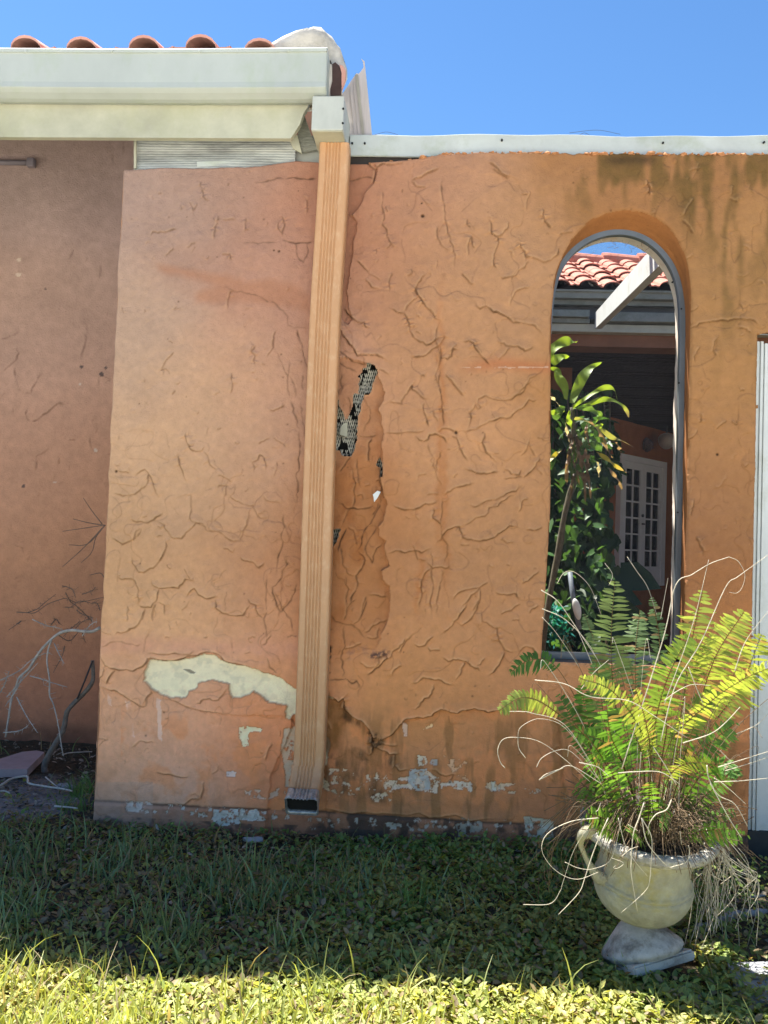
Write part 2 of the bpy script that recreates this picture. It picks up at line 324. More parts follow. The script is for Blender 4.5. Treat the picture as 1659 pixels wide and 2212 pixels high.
# ---- traced cracks: frame, lip, darkness, points
LN = [
('B', 4, .6, '165,480 205,490 250,496'), ('B', 4, .7, '285,525 320,490 355,472 385,505 380,545 350,595 290,640 205,652 135,630'), ('B', 3, .5, '370,490 410,560 430,630 455,665'),
('B', 3, .5, '560,662 610,648 665,642 668,720 660,790 672,820 715,832 765,860 780,888 860,892 900,930 960,958 1005,960 1020,900 1045,850 1060,780 1085,715'),
('B', 4, .6, '480,768 430,795 350,832 300,828 240,800'), ('B', 4, .6, '430,822 485,845 500,880 540,932 605,942 650,890 700,835 740,838 770,865'),
('B', 3, .5, '918,640 970,685 1020,708 1085,715 1110,770 1135,803 1200,800'), ('B', 4, .6, '335,870 310,920 260,955 205,978 130,940'), ('B', 3, .4, '330,870 300,890 280,960'),
('B', 5, .6, '490,930 485,1040 440,1110 380,1148 315,1165 275,1110 268,1050'), ('B', 4, .5, '575,360 590,440 615,510 632,565'), ('B', 5, .6, '635,215 640,290 665,335 700,352 745,345 760,310'),
('B', 3, .4, '750,350 790,420 850,480'), ('B', 4, .5, '850,525 862,512 900,530 945,560'), ('B', 3, .4, '850,600 860,580 905,580 895,660'), ('B', 4, .6, '885,1010 920,1010 955,1035'),
('B', 4, .5, '1000,1058 1050,1090 1095,1105 1125,1138 1170,1100'), ('B', 5, .7, '400,1210 420,1260 455,1275 585,1275 630,1215 685,1225 695,1245'),
('B', 4, .6, '160,1195 200,1215 290,1222 310,1270 312,1330 310,1385'), ('B', 5, .7, '310,1385 405,1402 440,1350 455,1275'), ('B', 5, .7, '630,1340 690,1275 720,1320 775,1345 858,1335'),
('B', 5, .7, '835,1340 840,1400 880,1440 945,1457 1025,1455 1070,1375'), ('B', 4, .6, '1045,1340 1070,1375 1115,1430 1160,1480'), ('B', 5, .7, '160,1583 240,1565 290,1540 340,1480 360,1400'),
('B', 3, .5, '235,1390 240,1500'), ('B', 3, .5, '60,1540 90,1575 135,1588'), ('B', 3, .4, '410,1500 415,1420 440,1375'), ('B', 3, .5, '450,1370 490,1390 495,1460'),
('B', 0, 1.0, '1400,200 1405,330 1398,480 1388,560 1378,640 1378,730'), ('B', 0, .8, '1290,760 1300,860 1290,960 1255,1070 1245,1180'), ('B', 0, .7, '1180,1180 1180,1290 1160,1480 1175,1560 1178,1659'),
('B', 0, 1.0, '1310,1060 1320,1110 1285,1160 1285,1200 1220,1265 1235,1340 1270,1430 1255,1468'), ('B', 0, 1.0, '1385,1240 1370,1300 1330,1370 1265,1440'), ('B', 0, .9, '1230,1290 1280,1410 1340,1480 1365,1575'),
('B', 0, .7, '1335,0 1360,60 1380,130 1400,200'), ('B', 0, .6, '1400,30 1415,110 1440,200 1440,280'), ('B', 4, .6, '1190,70 1240,68 1300,40'), ('B', 3, .5, '1120,300 1165,278 1200,262'), ('B', 3, .5, '1220,258 1270,290 1310,325'),
('B', 3, .5, '1090,490 1080,425 1110,412 1130,375 1170,430 1170,480'), ('B', 3, .4, '1150,655 1200,690 1275,705'), ('B', 0, .8, '1385,1600 1310,1605'), ('B', 2, .6, '1215,1590 1180,1640 1150,1659'),
('A', 0, .8, '1370,590 1385,690 1428,735 1450,690 1455,600'), ('A', 0, .8, '1265,580 1330,595 1500,597'), ('A', 0, .5, '1010,600 1120,608 1260,598'), ('A', 0, 1.0, '1300,172 1400,168 1520,170'), ('A', 0, .6, '1085,188 1200,180 1300,172'),
('A', 0, .6, '870,895 950,930 1060,945 1150,975 1230,1005 1290,1060 1325,1100 1325,1160 1360,1178 1475,1178'), ('A', 0, 1.0, '1378,1180 1400,1250 1420,1320 1440,1410 1462,1470'),
('A', 3, .6, '1250,1190 1230,1250 1225,1310 1180,1375'), ('A', 0, .7, '1235,1330 1290,1440 1320,1560 1335,1659'), ('A', 0, .5, '1335,1400 1345,1520 1365,1659'), ('A', 0, .6, '1420,1490 1430,1600'),
('A', 4, .4, '860,415 845,470 825,530 820,580'), ('A', 4, .5, '875,445 965,445'), ('A', 3, .5, '400,560 410,530 480,530 580,515'), ('A', 3, .5, '1035,430 1035,510 1065,515'), ('A', 3, .5, '495,695 540,650 555,640'),
('A', 3, .5, '640,635 670,610 700,600'), ('A', 4, .5, '870,680 930,680 945,720'), ('A', 3, .5, '915,1055 918,990 935,935 970,925'), ('A', 3, .4, '560,1330 500,1400 475,1450 485,1500'), ('A', 3, .5, '1110,1295 1075,1340 1100,1370 1100,1430'),
('A', 3, .4, '740,185 750,290 800,315'), ('A', 3, .4, '650,325 680,380 710,330'), ('A', 4, .5, '945,1480 935,1620'), ('A', 3, .5, '1260,450 1265,520 1285,545 1300,470 1280,420 1260,430'), ('A', 3, .5, '600,1050 555,1050 580,1030'),
('C', 3, .6, '710,160 700,260 720,380 735,480 755,590 780,660 785,790'), ('C', 3, .5, '680,480 672,570 700,620 760,655'), ('C', 3, .7, '290,240 305,320 315,440 300,480 330,560 370,620 380,655'), ('C', 4, .6, '330,650 360,610 380,640'),
('C', 4, .6, '490,180 550,165 610,130 690,95'), ('C', 3, .5, '490,180 530,225 600,235'), ('C', 4, .7, '1040,100 1090,140 1165,170'), ('C', 5, .8, '1010,435 1035,490 1040,545 1080,565 1075,630 1055,680 1050,740 1078,785'),
('C', 4, .5, '1080,570 1130,520 1160,465'), ('C', 4, .7, '875,440 870,475 900,497'), ('C', 4, .6, '905,555 880,640 878,690'), ('C', 4, .6, '905,555 925,640'), ('C', 5, .7, '1200,590 1240,640 1265,700 1330,710 1400,735 1440,720 1490,640 1500,620'),
('C', 5, .7, '1090,830 1140,842 1200,825 1260,770 1295,715'), ('C', 5, .8, '1385,370 1395,460 1440,510'), ('C', 4, .6, '1490,560 1530,540 1590,530'), ('C', 4, .5, '1165,1035 1180,970 1225,920 1300,900'),
('C', 4, .6, '835,805 880,860 920,890'), ('C', 5, .8, '920,1000 960,1050 1000,1030 1050,1075 1110,1090 1180,1140 1260,1150 1330,1165 1385,1225'), ('C', 6, .8, '600,810 545,870 525,920 560,980 590,1030 630,1070 650,1110 695,1135'),
('C', 4, .5, '500,780 500,810 470,830'), ('C', 5, .8, '350,1040 400,1075 450,1080 480,1140 485,1195 540,1260 600,1295 660,1255 715,1235'), ('C', 4, .5, '450,1070 490,1010 540,970'), ('C', 5, .8, '695,1228 720,1235 690,1290 620,1340 560,1370 490,1370'),
('C', 5, .8, '685,1290 695,1380 740,1390 770,1365 775,1320 820,1325'), ('C', 4, .5, '755,1340 805,1285'), ('C', 5, .8, '840,1268 880,1265 930,1320 980,1380 1030,1435'), ('C', 3, .6, '690,1130 690,1400 685,1600'),
('C', 4, .7, '1070,1262 1120,1280 1160,1300 1215,1302 1260,1335 1330,1300'), ('C', 4, .5, '1165,1305 1130,1350 1080,1400'), ('C', 6, .9, '30,1040 90,1105 180,1140 220,1185'), ('C', 8, .9, '0,1100 25,1200 80,1290 130,1365 210,1358 280,1370 330,1395'),
('C', 0, 1, '0,1320 60,1370 130,1405 200,1412'), ('C', 3, .6, '120,720 150,740 175,770 230,820 290,860'), ('C', 4, .5, '180,850 230,905 290,915'), ('C', 0, .9, '45,165 150,160 240,170'), ('C', 4, .8, '250,100 240,190 245,210'), ('C', 4, .7, '140,60 210,70 255,105 300,75 360,80 450,60'),
('C', 4, .5, '740,1500 790,1570 850,1640'), ('C', 3, .5, '1165,1659 1260,1580 1360,1480'), ('C', 0, .8, '0,1400 60,1440 130,1470'), ('C', 3, .5, '665,770 672,720'), ('C', 3, .5, '1275,385 1280,310 1300,250'), ('C', 4, .5, '350,930 345,870 365,800'),
('C', 3, .5, '270,1460 310,1470 345,1495'),
('D', 5, .8, '335,230 430,240 470,170 500,115 530,160 580,205 620,210'), ('D', 4, .6, '720,30 790,115 850,185'), ('D', 4, .7, '590,230 590,320 615,395'), ('D', 3, .6, '640,280 650,325 680,360'), ('D', 3, .8, '690,0 685,120 705,240 710,300 708,400'),
('D', 5, .8, '670,430 710,408 790,435'), ('D', 5, .8, '845,433 930,415 1000,375 1050,355 1140,340 1220,280 1290,210 1350,208'), ('D', 4, .7, '880,420 890,300 925,245 945,275 965,260 950,205 1000,185 1080,215 1150,213 1210,180 1270,110 1340,60'),
('D', 5, .8, '520,450 550,485 610,480 620,450 690,460 720,475 745,515'), ('D', 4, .7, '760,455 800,470 820,545 850,590 878,635'), ('D', 5, .8, '990,430 975,500 1000,570 1050,610 1078,640'), ('D', 5, .8, '850,680 900,690 950,710 1020,710 1090,695'),
('D', 4, .7, '1120,680 1165,710 1220,722 1240,680'), ('D', 4, .7, '1118,742 1200,738 1250,730'), ('D', 5, .7, '1250,738 1300,700 1340,640 1360,590'), ('D', 4, .6, '720,860 770,820 850,795 920,775'), ('D', 6, .8, '370,925 430,950 510,955 590,915 675,888'),
('D', 4, .6, '600,855 680,850'), ('D', 5, .8, '880,920 930,935 1000,895 1080,880 1150,840 1240,790'), ('D', 4, .7, '850,1060 930,1010 1020,940 1080,930 1140,880 1200,850'), ('D', 5, .7, '1220,970 1240,910 1285,880'),
('D', 5, .9, '660,1190 720,1110 820,1068 840,1140 900,1155 980,1160 1060,1140 1110,1100 1160,1062 1250,1085'), ('D', 5, .8, '1270,1092 1330,1095 1385,1070'), ('D', 2, .7, '700,860 700,1000 700,1120 740,1190 740,1250 710,1330'), ('D', 2, .5, '610,500 650,610 660,700 700,800'),
('D', 2, .5, '700,560 670,620 660,700'), ('D', 5, .7, '640,940 640,1010 700,1060'), ('D', 3, .7, '330,1250 450,1245 530,1230 600,1225 640,1220'), ('D', 4, .6, '500,1190 540,1290 600,1300'), ('D', 5, .8, '600,1310 640,1350 700,1340 730,1350 760,1330'),
('D', 3, .6, '630,1220 630,1350 625,1560 630,1659'), ('D', 4, .6, '550,1620 560,1480 580,1400 640,1350'), ('D', 2, .5, '715,1350 690,1450 670,1560 670,1659'), ('D', 4, .6, '830,1620 900,1530 960,1475 1020,1440'), ('D', 4, .6, '910,1640 960,1560 965,1480'), ('D', 4, .6, '780,1560 860,1495 960,1475'),
('D', 4, .6, '1060,1510 1140,1530 1200,1520 1220,1560'), ('D', 5, .7, '1250,1455 1310,1410 1360,1370'), ('D', 4, .6, '1230,1590 1100,1659'), ('D', 4, .6, '1100,1150 1140,1180 1190,1175'), ('D', 4, .6, '825,1187 890,1190'),
('D', 3, .5, '1230,590 1290,500 1320,570 1340,600'), ('D', 3, .5, '540,760 545,725 600,715'), ('D', 3, .6, '780,740 810,712'), ('D', 3, .5, '310,440 400,440 480,430 600,410'), ('D', 3, .5, '1340,670 1380,720'), ('D', 3, .5, '1380,480 1420,490'),
# broken plates in the recess
('D', 3, 1, '85,590 40,660 10,700'), ('D', 3, .8, '75,640 100,720 115,790 100,930 60,980 0,1090'), ('D', 2, .9, '0,900 50,940 80,945 180,945 240,920'), ('D', 0, 1.1, '300,870 250,980 200,1060 160,1150 130,1230'), ('D', 0, .8, '270,900 230,990'),
('D', 3, .9, '130,1230 180,1290 160,1350 120,1400 120,1500 90,1610'), ('D', 3, .8, '20,1190 30,1320 70,1390 120,1400'), ('D', 3, .7, '60,1060 110,1110 130,1200'), ('D', 2, .8, '180,1180 230,1310 240,1260 300,1180'), ('D', 0, .8, '260,1060 210,1150 170,1250'),
('D', 2, .8, '130,450 200,455 260,440'), ('D', 3, .9, '230,460 210,540 220,640'), ('D', 2, .7, '130,600 135,720 150,800'), ('D', 3, .7, '120,860 160,850 170,890'), ('D', 2, .7, '170,170 210,260 215,330 170,430'), ('D', 0, .7, '20,20 30,130 0,200'), ('D', 0, .8, '60,180 80,300'),
('D', 3, .9, '250,760 270,750 290,780 280,850'), ('D', 3, .9, '205,1530 270,1535 330,1545'), ('D', 2, .7, '190,1540 160,1659'), ('D', 2, .7, '50,1400 60,1520 55,1659'), ('D', 0, 1.1, '60,1070 10,1190 0,1250'),
('E', 0, .9, '150,105 240,170 310,182 350,215 400,270'), ('E', 2, .8, '300,180 350,140 400,0'), ('E', 2, .7, '240,150 330,0'), ('E', 3, .8, '380,230 440,185 540,140'), ('E', 2, .7, '395,258 475,260 485,190'), ('E', 0, .9, '250,170 255,320 230,380 235,460 240,540'),
('E', 4, .7, '250,340 310,325 370,295'), ('E', 0, 1, '140,550 200,545 260,540 300,570 330,555 355,610'), ('E', 5, 1, '400,510 440,490 480,460 540,400 530,370'), ('E', 5, .6, '350,420 400,460 460,460 480,400 520,365'), ('E', 5, .8, '915,230 980,180 1050,80 1080,30'),
('E', 5, .8, '1030,180 1090,150 1140,80 1160,0'), ('E', 5, .8, '1175,80 1180,150 1230,175 1280,195 1290,270 1330,345 1410,355'), ('E', 5, .8, '1430,360 1470,320 1520,330 1560,380'), ('E', 5, .9, '1335,350 1310,410 1280,460 1220,520'),
('E', 5, .8, '910,390 950,420 1000,410 1070,420 1100,450 1150,465 1170,490'), ('E', 5, .6, '1060,420 1040,490 1000,550'), ('E', 5, .7, '700,575 740,565 780,530 860,545 950,575 990,580'), ('E', 5, .7, '575,520 580,490 640,450'), ('E', 5, .7, '705,750 740,735 790,670 840,640 860,570'),
('E', 4, .7, '720,305 770,320 810,285 855,250'), ('E', 4, .7, '810,325 830,350 900,350'), ('E', 4, .6, '555,405 620,330 665,260'), ('E', 4, .6, '630,370 665,285 710,245'), ('E', 4, .6, '1140,450 1170,440 1200,400'), ('E', 4, .6, '1380,140 1430,145'), ('E', 4, .7, '1500,100 1540,60 1560,45'),
('E', 10, 1.3, '130,645 210,697 240,672 248,735 300,795 380,832 410,872 440,932 445,1000 415,1058 390,1040'), ('E', 9, 1.1, '455,955 520,942 560,928 620,858 660,812 780,805 840,792 900,745 960,762 1010,775 1050,750 1130,740 1220,765 1290,750 1400,745'),
('E', 6, 1, '455,1000 520,1030 592,1050 588,1130 620,1165 700,1160'), ('E', 4, .6, '480,980 540,990 610,995'), ('E', 0, 1.2, '420,880 440,950 460,1000'), ('E', 3, .7, '820,1155 880,1175 940,1200 985,1190 960,1240'), ('E', 3, .6, '50,1440 200,1440 400,1445 600,1460 900,1480 1300,1490'),
('F', 6, .9, '470,560 520,628 570,645 640,655 700,635 725,595 780,600 860,605 940,580 1000,565 1060,570 1110,610 1200,630 1300,665 1355,680'), ('F', 4, .6, '720,570 810,575 860,568 920,575 960,555'), ('F', 4, .7, '500,740 560,750 620,785 680,830 715,828 745,765 735,735'),
('F', 3, .5, '745,760 840,800 920,835 1000,855 1105,868'), ('F', 4, .7, '525,720 570,650'), ('F', 3, .6, '470,700 510,670 520,630'), ('F', 4, .8, '960,820 1000,795 1060,800 1090,780 1125,735'), ('F', 3, .6, '985,1290 995,1250 1002,1200'), ('F', 3, .5, '860,1305 940,1285 985,1290'),
('F', 4, .4, '650,1030 690,1000 760,1010'), ('F', 3, .5, '760,1155 850,1170 925,1180'), ('F', 2, .4, '500,540 600,510 700,520'), ('F', 0, .8, '1312,590 1360,670'), ('F', 0, .8, '1403,700 1403,830'), ('F', 0, 1, '1400,870 1430,895 1445,930'), ('F', 3, .5, '460,985 520,1000'),
('G', 5, .9, '80,345 150,310 240,295 290,290 340,298 390,280 440,285 520,300 545,335'), ('G', 4, .6, '400,335 440,345 490,375'), ('G', 4, .6, '280,380 250,430 240,490 265,530'), ('G', 4, .8, '60,1095 100,1060 145,1000'), ('G', 4, .7, '155,900 165,945 150,960'), ('G', 4, .6, '260,1000 300,970 330,940'),
('G', 4, .6, '360,950 400,970 395,945'), ('G', 4, .6, '420,750 450,750'), ('G', 4, .8, '120,1460 100,1520 95,1570'), ('G', 4, .6, '130,1700 160,1770 180,1830'), ('G', 4, .5, '60,360 110,300'), ('G', 3, .7, '415,175 440,230'), ('G', 4, .6, '445,1250 470,1230'), ('G', 4, .6, '120,560 135,500 160,460'), ('G', 3, .6, '80,230 150,200'),
('K', 5, .8, '450,240 510,290 545,305'), ('K', 4, .6, '1290,475 1310,440 1345,395'), ('K', 4, .7, '1140,310 1150,385'), ('K', 4, .6, '1285,490 1320,520 1340,545'), ('K', 4, .5, '1360,130 1390,120'), ('K', 4, .6, '1320,280 1370,265'), ('K', 4, .7, '1490,395 1530,410'), ('K', 4, .5, '1340,640 1310,655'), ('K', 3, .6, '1510,340 1500,380'),
('U', 0, .9, '818,1000 822,1040 824,1060'),
]
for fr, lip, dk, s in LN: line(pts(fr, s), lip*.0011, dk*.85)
# smaller trowel marks everywhere
for i in range(300):
    u = rng.uniform(205, 1640); v = rng.uniform(370, 1720); a = rng.uniform(0, 6.28); L = rng.uniform(4, 16)*(1+2*(rng.random() < .15)); q = []
    cu = rng.normal(0, .5)
    for k in range(5): q.append((u, v)); u += math.cos(a)*L/4; v += math.sin(a)*L/4; a += cu+rng.normal(0, .25)
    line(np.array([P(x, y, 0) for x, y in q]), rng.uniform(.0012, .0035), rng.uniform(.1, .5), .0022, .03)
for i in range(90):                              # pits
    u = rng.uniform(205, 1640); v = rng.uniform(370, 1780); p = P(u, v, 0); q = np.array([p, p+[0, 0, .002]])
    s = sub(q, .012); g = np.exp(-(((X[s]-p[0])**2+(Z[s]-p[2])**2)/rng.uniform(.002, .0045)**2)); Hh[s] -= .003*g; dark[s] = np.maximum(dark[s], g*rng.uniform(.3, 1))
for u, v, r in ((251, 1018, .006), (913, 467, .008), (985, 935, .008), (911, 440, .004), (592, 541, .004), (805, 1720, .004), (972, 1692, .005), (1549, 982, .006), (603, 543, .005)):
    p = P(u, v, 0); q = np.array([p, p]); s = sub(q, .03); g = np.exp(-(((X[s]-p[0])**2+(Z[s]-p[2])**2)/r**2)**2); Hh[s] -= .006*g; dark[s] = np.maximum(dark[s], g*1.2)
# ---- stains, patches, dirt
tint(blur(poly('A', '430,740 700,790 900,820 1050,860 1200,850 1350,880 1480,960 1480,1080 1300,1030 1000,1000 850,1020 700,1000 690,950 750,920 850,890 700,850 600,820 480,815', .008), 4), (178, 120, 90), .6)
band = np.exp(-((VV-(1395+(UU-260)*.02))/22)**2)*(UU < 665); tint(band*(.4+.8*fbm(X, Z, .1, 12)), (196, 138, 112), .7)
band = np.exp(-((VV-790-4*np.sin(UU/30))/14)**2)*sstep(960, 1060, UU)*(UU < 1200); tint(band, (186, 112, 72), .7)
tint((np.abs(VV-792-3*fbm(X, Z, .05, 8)) < 1.6)*sstep(990, 1010, UU)*(UU < 1185)*(fbm(X, Z, .03, 88) > .42), (205, 165, 140), .8)
tint(sstep(.42, .62, fbm(X, Z, .25, 52, 4, 1.5))*sstep(690, 720, UU)*sstep(880, 800, UU)*sstep(900, 1000, VV)*sstep(1450, 1350, VV), (170, 100, 48), .35)
for (ua, va, wd, pu) in ((950, 900, 7, 500), (963, 1100, 10, 330), (905, 1250, 8, 160)):
    tint(np.exp(-((UU-ua-8*(fbm(X, Z, .1, 61)-.5)*4)/wd)**2)*np.exp(-((VV-va)/(pu*.5))**4), (184, 112, 62), .5)
st = fbm(X, Z, .05, 71, 4, 5.0)                   # vertical streaks
moss = np.clip(sstep(1285, 1300, UU)*sstep(1400, 1385, UU)*sstep(430, 405, VV+60*st)*1.0 + sstep(1395, 1410, UU)*sstep(1480, 1460, UU)*sstep(460, 400, VV+60*st)*sstep(.38, .55, st)*.9
        + sstep(1450, 1500, UU)*sstep(640, 400, VV)*sstep(.42, .58, st)*.8+np.exp(-((UU-1572)/24)**2)*sstep(760, 560, VV)*.75*sstep(.3, .5, st)+.55*sstep(.5, .62, st)*sstep(1100, 1300, UU)*sstep(560, 360, VV)
        + .35*sstep(.5, .6, st)*sstep(1180, 1200, UU)*sstep(500, 340, VV)+.3*sstep(1520, 1560, UU)*sstep(.45, .6, st)*sstep(1100, 700, VV), 0, 1)
moss *= (.75+.5*(fbm(X, Z, .03, 73)))
tint(blur(moss, 2), (104, 80, 40), .78)
tint(sstep(1290, 1330, UU)*sstep(1430, 1400, UU)*np.exp(-((VV-345)/12)**2), (70, 52, 34), .7)
CREAM = poly('F', '712,655 738,600 850,607 940,592 1000,570 1060,582 1110,614 1200,632 1300,662 1380,692 1452,742 1560,800 1560,868 1440,870 1422,892 1405,885 1405,822 1320,812 1260,765 1240,755 1190,785 1135,790 1125,725 1090,710 1040,698 975,715 960,745 925,755 915,782 840,790 790,770 745,745 720,715 700,705 712,690', .006, 6)
CREAM |= poly('E', '105,900 150,950 160,985 140,1040 130,1130 108,1130 100,1000', .004)
CREAM |= poly('E', '140,655 180,665 172,680 145,668', .001)
Hh = np.where(CREAM, -.012+(fbm(X, Z, .05, 4)-.5)*.002, Hh); dark = np.where(CREAM, dark*.25, dark)
tint(CREAM*1.0, (240, 220, 184), 1.0, .88); cb = blur(CREAM, 1); tint(((cb > .1) & (cb < .9))*1.0, (120, 84, 54), .3); tint(CREAM*sstep(.58, .7, fbm(X, Z, .04, 99, 3)), (205, 196, 165), .4)
tint(poly('F', '895,648 930,650 960,668 935,672', .001)*1.0, (70, 60, 50), .7)
# lower grime
S1 = blur(poly('E', '60,1060 200,1060 250,1010 300,1000 430,1060 455,1000 590,1055 590,1150 560,1300 540,1400 400,1370 300,1330 150,1300 60,1250', .006), 3)
s2 = fbm(X, Z, .028, 171, 5, 3.0)
tint(S1*sstep(.3, .6, s2), (62, 46, 30), .92); tint(S1*sstep(.6, .72, s2), (150, 120, 90), .5); tint(S1*sstep(.55, .6, fbm(X, Z, .05, 9, 3, 2)), (120, 82, 50), .5)
tint(blur(poly('E', '60,650 130,645 210,697 240,675 250,735 300,795 230,900 225,1010 110,1060 60,1060', .006), 4)*(.5+.7*s2), (112, 74, 36), .9)
tint(blur(poly('E', '210,720 250,735 300,795 380,835 400,870 300,850 240,860', .004), 3)*sstep(.35, .6, s2), (60, 42, 26), .8)
tint(sstep(.45, .62, fbm(X, Z, .18, 201, 4, 1.4))*sstep(1560, 1700, VV), (158, 104, 70), .35)
tint(sstep(.5, .66, fbm(X, Z, .12, 207, 4))*sstep(1480, 1600, VV)*(UU > 260), (196, 122, 74), .5)
tint(sstep(1500, 1580, VV)*sstep(1700, 1650, UU)*sstep(.5, .68, st)*sstep(660, 800, UU), (120, 84, 50), .6)
tint(np.exp(-((UU-1235)/50)**2)*sstep(1480, 1560, VV)*sstep(.4, .6, s2), (110, 84, 44), .5)
plz = Z+.0*X; edge = .10+.012*(fbm(X, Z, .3, 14)-.5)
PL = plz < edge
Hh += np.where(PL, .010, 0)*sstep(edge-0, edge-.02, plz)
tint(np.where(PL, 1., 0), (128, 84, 66), .55)
tint(np.exp(-((plz-edge)/.006)**2)*sstep(.3, .5, fbm(X, Z, .08, 15)), (58, 44, 34), .8)
tint(PL*sstep(.42, .6, fbm(X, Z, .05, 16, 5, 1.6))*sstep(600, 720, UU), (54, 46, 40), .8)
tint((Z < .035)*sstep(.4, .6, fbm(X, Z, .06, 18)), (60, 52, 46), .7)
def chips(fr, s, th, rgb, amt=.85, seed=5, sc=.022, dep=.0025):
    global Hh
    m = poly(fr, s, .006, seed)*sstep(th, th+.05, fbm(X, Z, sc, seed, 5)); mb_ = blur(m, 1); tint(np.clip(mb_-m, 0, 1)*1.8, (104, 70, 46), .55); tint(m*(.7+.5*fbm(X, Z, .012, seed+9)), rgb, amt); Hh = Hh-m*dep*1.8
chips('F', '610,1290 720,1300 780,1330 770,1350 620,1345', .42, (196, 176, 160), seed=31)
chips('F', '1050,1335 1170,1335 1180,1400 1080,1420 1040,1380', .38, (190, 180, 165), seed=33); chips('F', '1180,1330 1300,1340 1300,1390 1180,1385', .46, (196, 184, 168), seed=34)
chips('F', '800,1310 1420,1340 1420,1390 820,1360', .6, (186, 170, 152), seed=35); chips('F', '1175,935 1215,925 1285,945 1280,955 1220,955 1215,1025 1190,1030 1175,985', .3, (222, 196, 164), seed=36)
chips('F', '1110,1150 1165,1150 1155,1175 1115,1175', .4, (190, 175, 170), seed=37); chips('F', '1395,940 1445,930 1445,1240 1400,1230 1380,1050', .36, (172, 160, 138), .8, seed=38)
chips('F', '1200,1240 1360,1235 1420,1260 1300,1290 1210,1275', .52, (186, 160, 140), seed=39)
tint(poly('F', '612,800 640,805 660,985 635,970', .004)*sstep(.35, .6, st), (205, 176, 160), .55); tint(poly('F', '765,790 790,800 792,1000 775,990', .004)*sstep(.3, .6, st), (205, 176, 160), .55); tint(poly('F', '525,765 545,790 545,830 528,820', .004)*1., (200, 168, 150), .45)
chips('E', '560,1300 610,1210 700,1200 760,1160 820,1170 900,1220 870,1320 760,1300 640,1280', .40, (196, 178, 158), seed=41); chips('E', '690,1150 810,1150 830,1290 750,1300 680,1240', .40, (158, 156, 152), .9, seed=42)
chips('E', '740,1060 800,1060 810,1120 750,1130', .36, (196, 182, 160), seed=43); chips('E', '830,1090 885,1090 880,1125 830,1120', .33, (150, 146, 140), seed=44)
chips('E', '900,1230 1120,1240 1110,1300 900,1280', .46, (190, 178, 162), seed=45); chips('E', '1180,1245 1420,1250 1400,1320 1240,1300', .48, (192, 168, 140), seed=46); chips('E', '1240,1240 1290,1240 1300,1310 1250,1300', .4, (180, 176, 165), seed=47)
chips('E', '1460,1285 1590,1285 1590,1320 1470,1315', .45, (180, 165, 145), seed=48); chips('E', '920,1060 1080,1100 1085,1230 1000,1190 930,1100', .55, (200, 158, 122), seed=49)
chips('E', '100,1140 600,1180 560,1390 180,1330', .62, (196, 176, 150), seed=50); chips('E', '1000,1520 1180,1500 1190,1600 1020,1610', .42, (146, 134, 118), seed=51); chips('E', '1460,1470 1660,1500 1659,1640 1480,1600', .38, (172, 164, 144), seed=52)
chips('E', '530,1510 600,1515 600,1560 540,1565', .38, (176, 160, 140), seed=53); chips('E', '0,1480 1500,1480 1500,1570 0,1570', .62, (170, 152, 134), seed=54); chips('E', '790,800 850,800 840,870 790,890', .45, (206, 172, 130), seed=55); chips('E', '640,840 675,850 670,935 645,930', .4, (200, 170, 150), seed=56)
chips('E', '90,1200 140,1240 200,1320 130,1300 85,1290', .42, (180, 160, 130), seed=57)
tint(blur(poly('E', '125,310 165,320 160,400 140,440 125,440', .006), 1)*sstep(.3, .5, fbm(X, Z, .015, 3)), (20, 16, 12), .95)
tint(blur(poly('E', '240,400 330,320 520,330 560,380 420,390 300,400', .008), 4)*sstep(.4, .6, fbm(X, Z, .05, 23)), (120, 88, 84), .6)
tint(blur(poly('E', '410,380 450,370 520,340 560,350 540,380 440,410', .004), 1)*sstep(.4, .55, fbm(X, Z, .012, 23)), (60, 44, 48), .8)
tint(blur(poly('E', '400,900 470,900 520,960 500,1000 430,1020', .006), 2)*sstep(.4, .55, fbm(X, Z, .014, 29)), (40, 30, 22), .85)
tint((VV > 1690)*(UU < 330)*1.0, (160, 132, 116), .3)
tint(np.clip(lite, 0, 1), (226, 178, 132), .22); tint(blur(np.clip(dark, 0, 1), 1), (120, 74, 42), .4); tint(np.clip(dark, 0, 1), (58, 36, 20), .9)  # crack dirt and shade, plus lip highlights, painted into the plaster colour
C3 *= (1+.9*sstep(1150, 1600, VV)*(1-CREAM*.7))[..., None]; C3 = np.clip(C3, .004, .9)  # colour lifted towards the base to offset the weaker light there
# ---- outline of the arched opening (front edge and frame edge)
frontU = '1190,1440 1190,1100 1191,720 1193,640 1200,585 1212,548 1234,511 1255,487 1271,473 1294,455 1325,448 1354,447 1390,450 1419,459 1440,473 1459,492 1473,520 1484,552 1494,612 1499,700 1497,1000 1492,1440'
fa = pts('U', frontU); sill_z = P(1200, 1428, 0)[2]
XL, XR = .517, 1.172
fa = [p for p in fa if p[2] > sill_z+.25]
def resamp(poly2, n):
    p = np.array(poly2); d = np.r_[0, np.cumsum(np.hypot(*np.diff(p, axis=0).T))]; t = np.linspace(0, d[-1], n)
    return np.stack([np.interp(t, d, p[:, 0]), np.interp(t, d, p[:, 1])], 1)
def smoothp(p, k=7):
    q = np.pad(p, ((k, k), (0, 0)), mode='edge'); ker = np.ones(2*k+1)/(2*k+1)
    q = np.stack([np.convolve(q[:, j], ker, 'valid') for j in (0, 1)], 1); q[:3] = p[:3]; q[-3:] = p[-3:]; return q
def sm_arch(p):
    q = smoothp(smoothp(p)); w_ = sstep(2.0, 2.3, p[:, 1])[:, None]; return p*(1-w_)+q*w_
front = [(XL, sill_z)]+[(max(XL, min(XR, p[0])), p[2]) for p in fa]+[(XR, sill_z)]
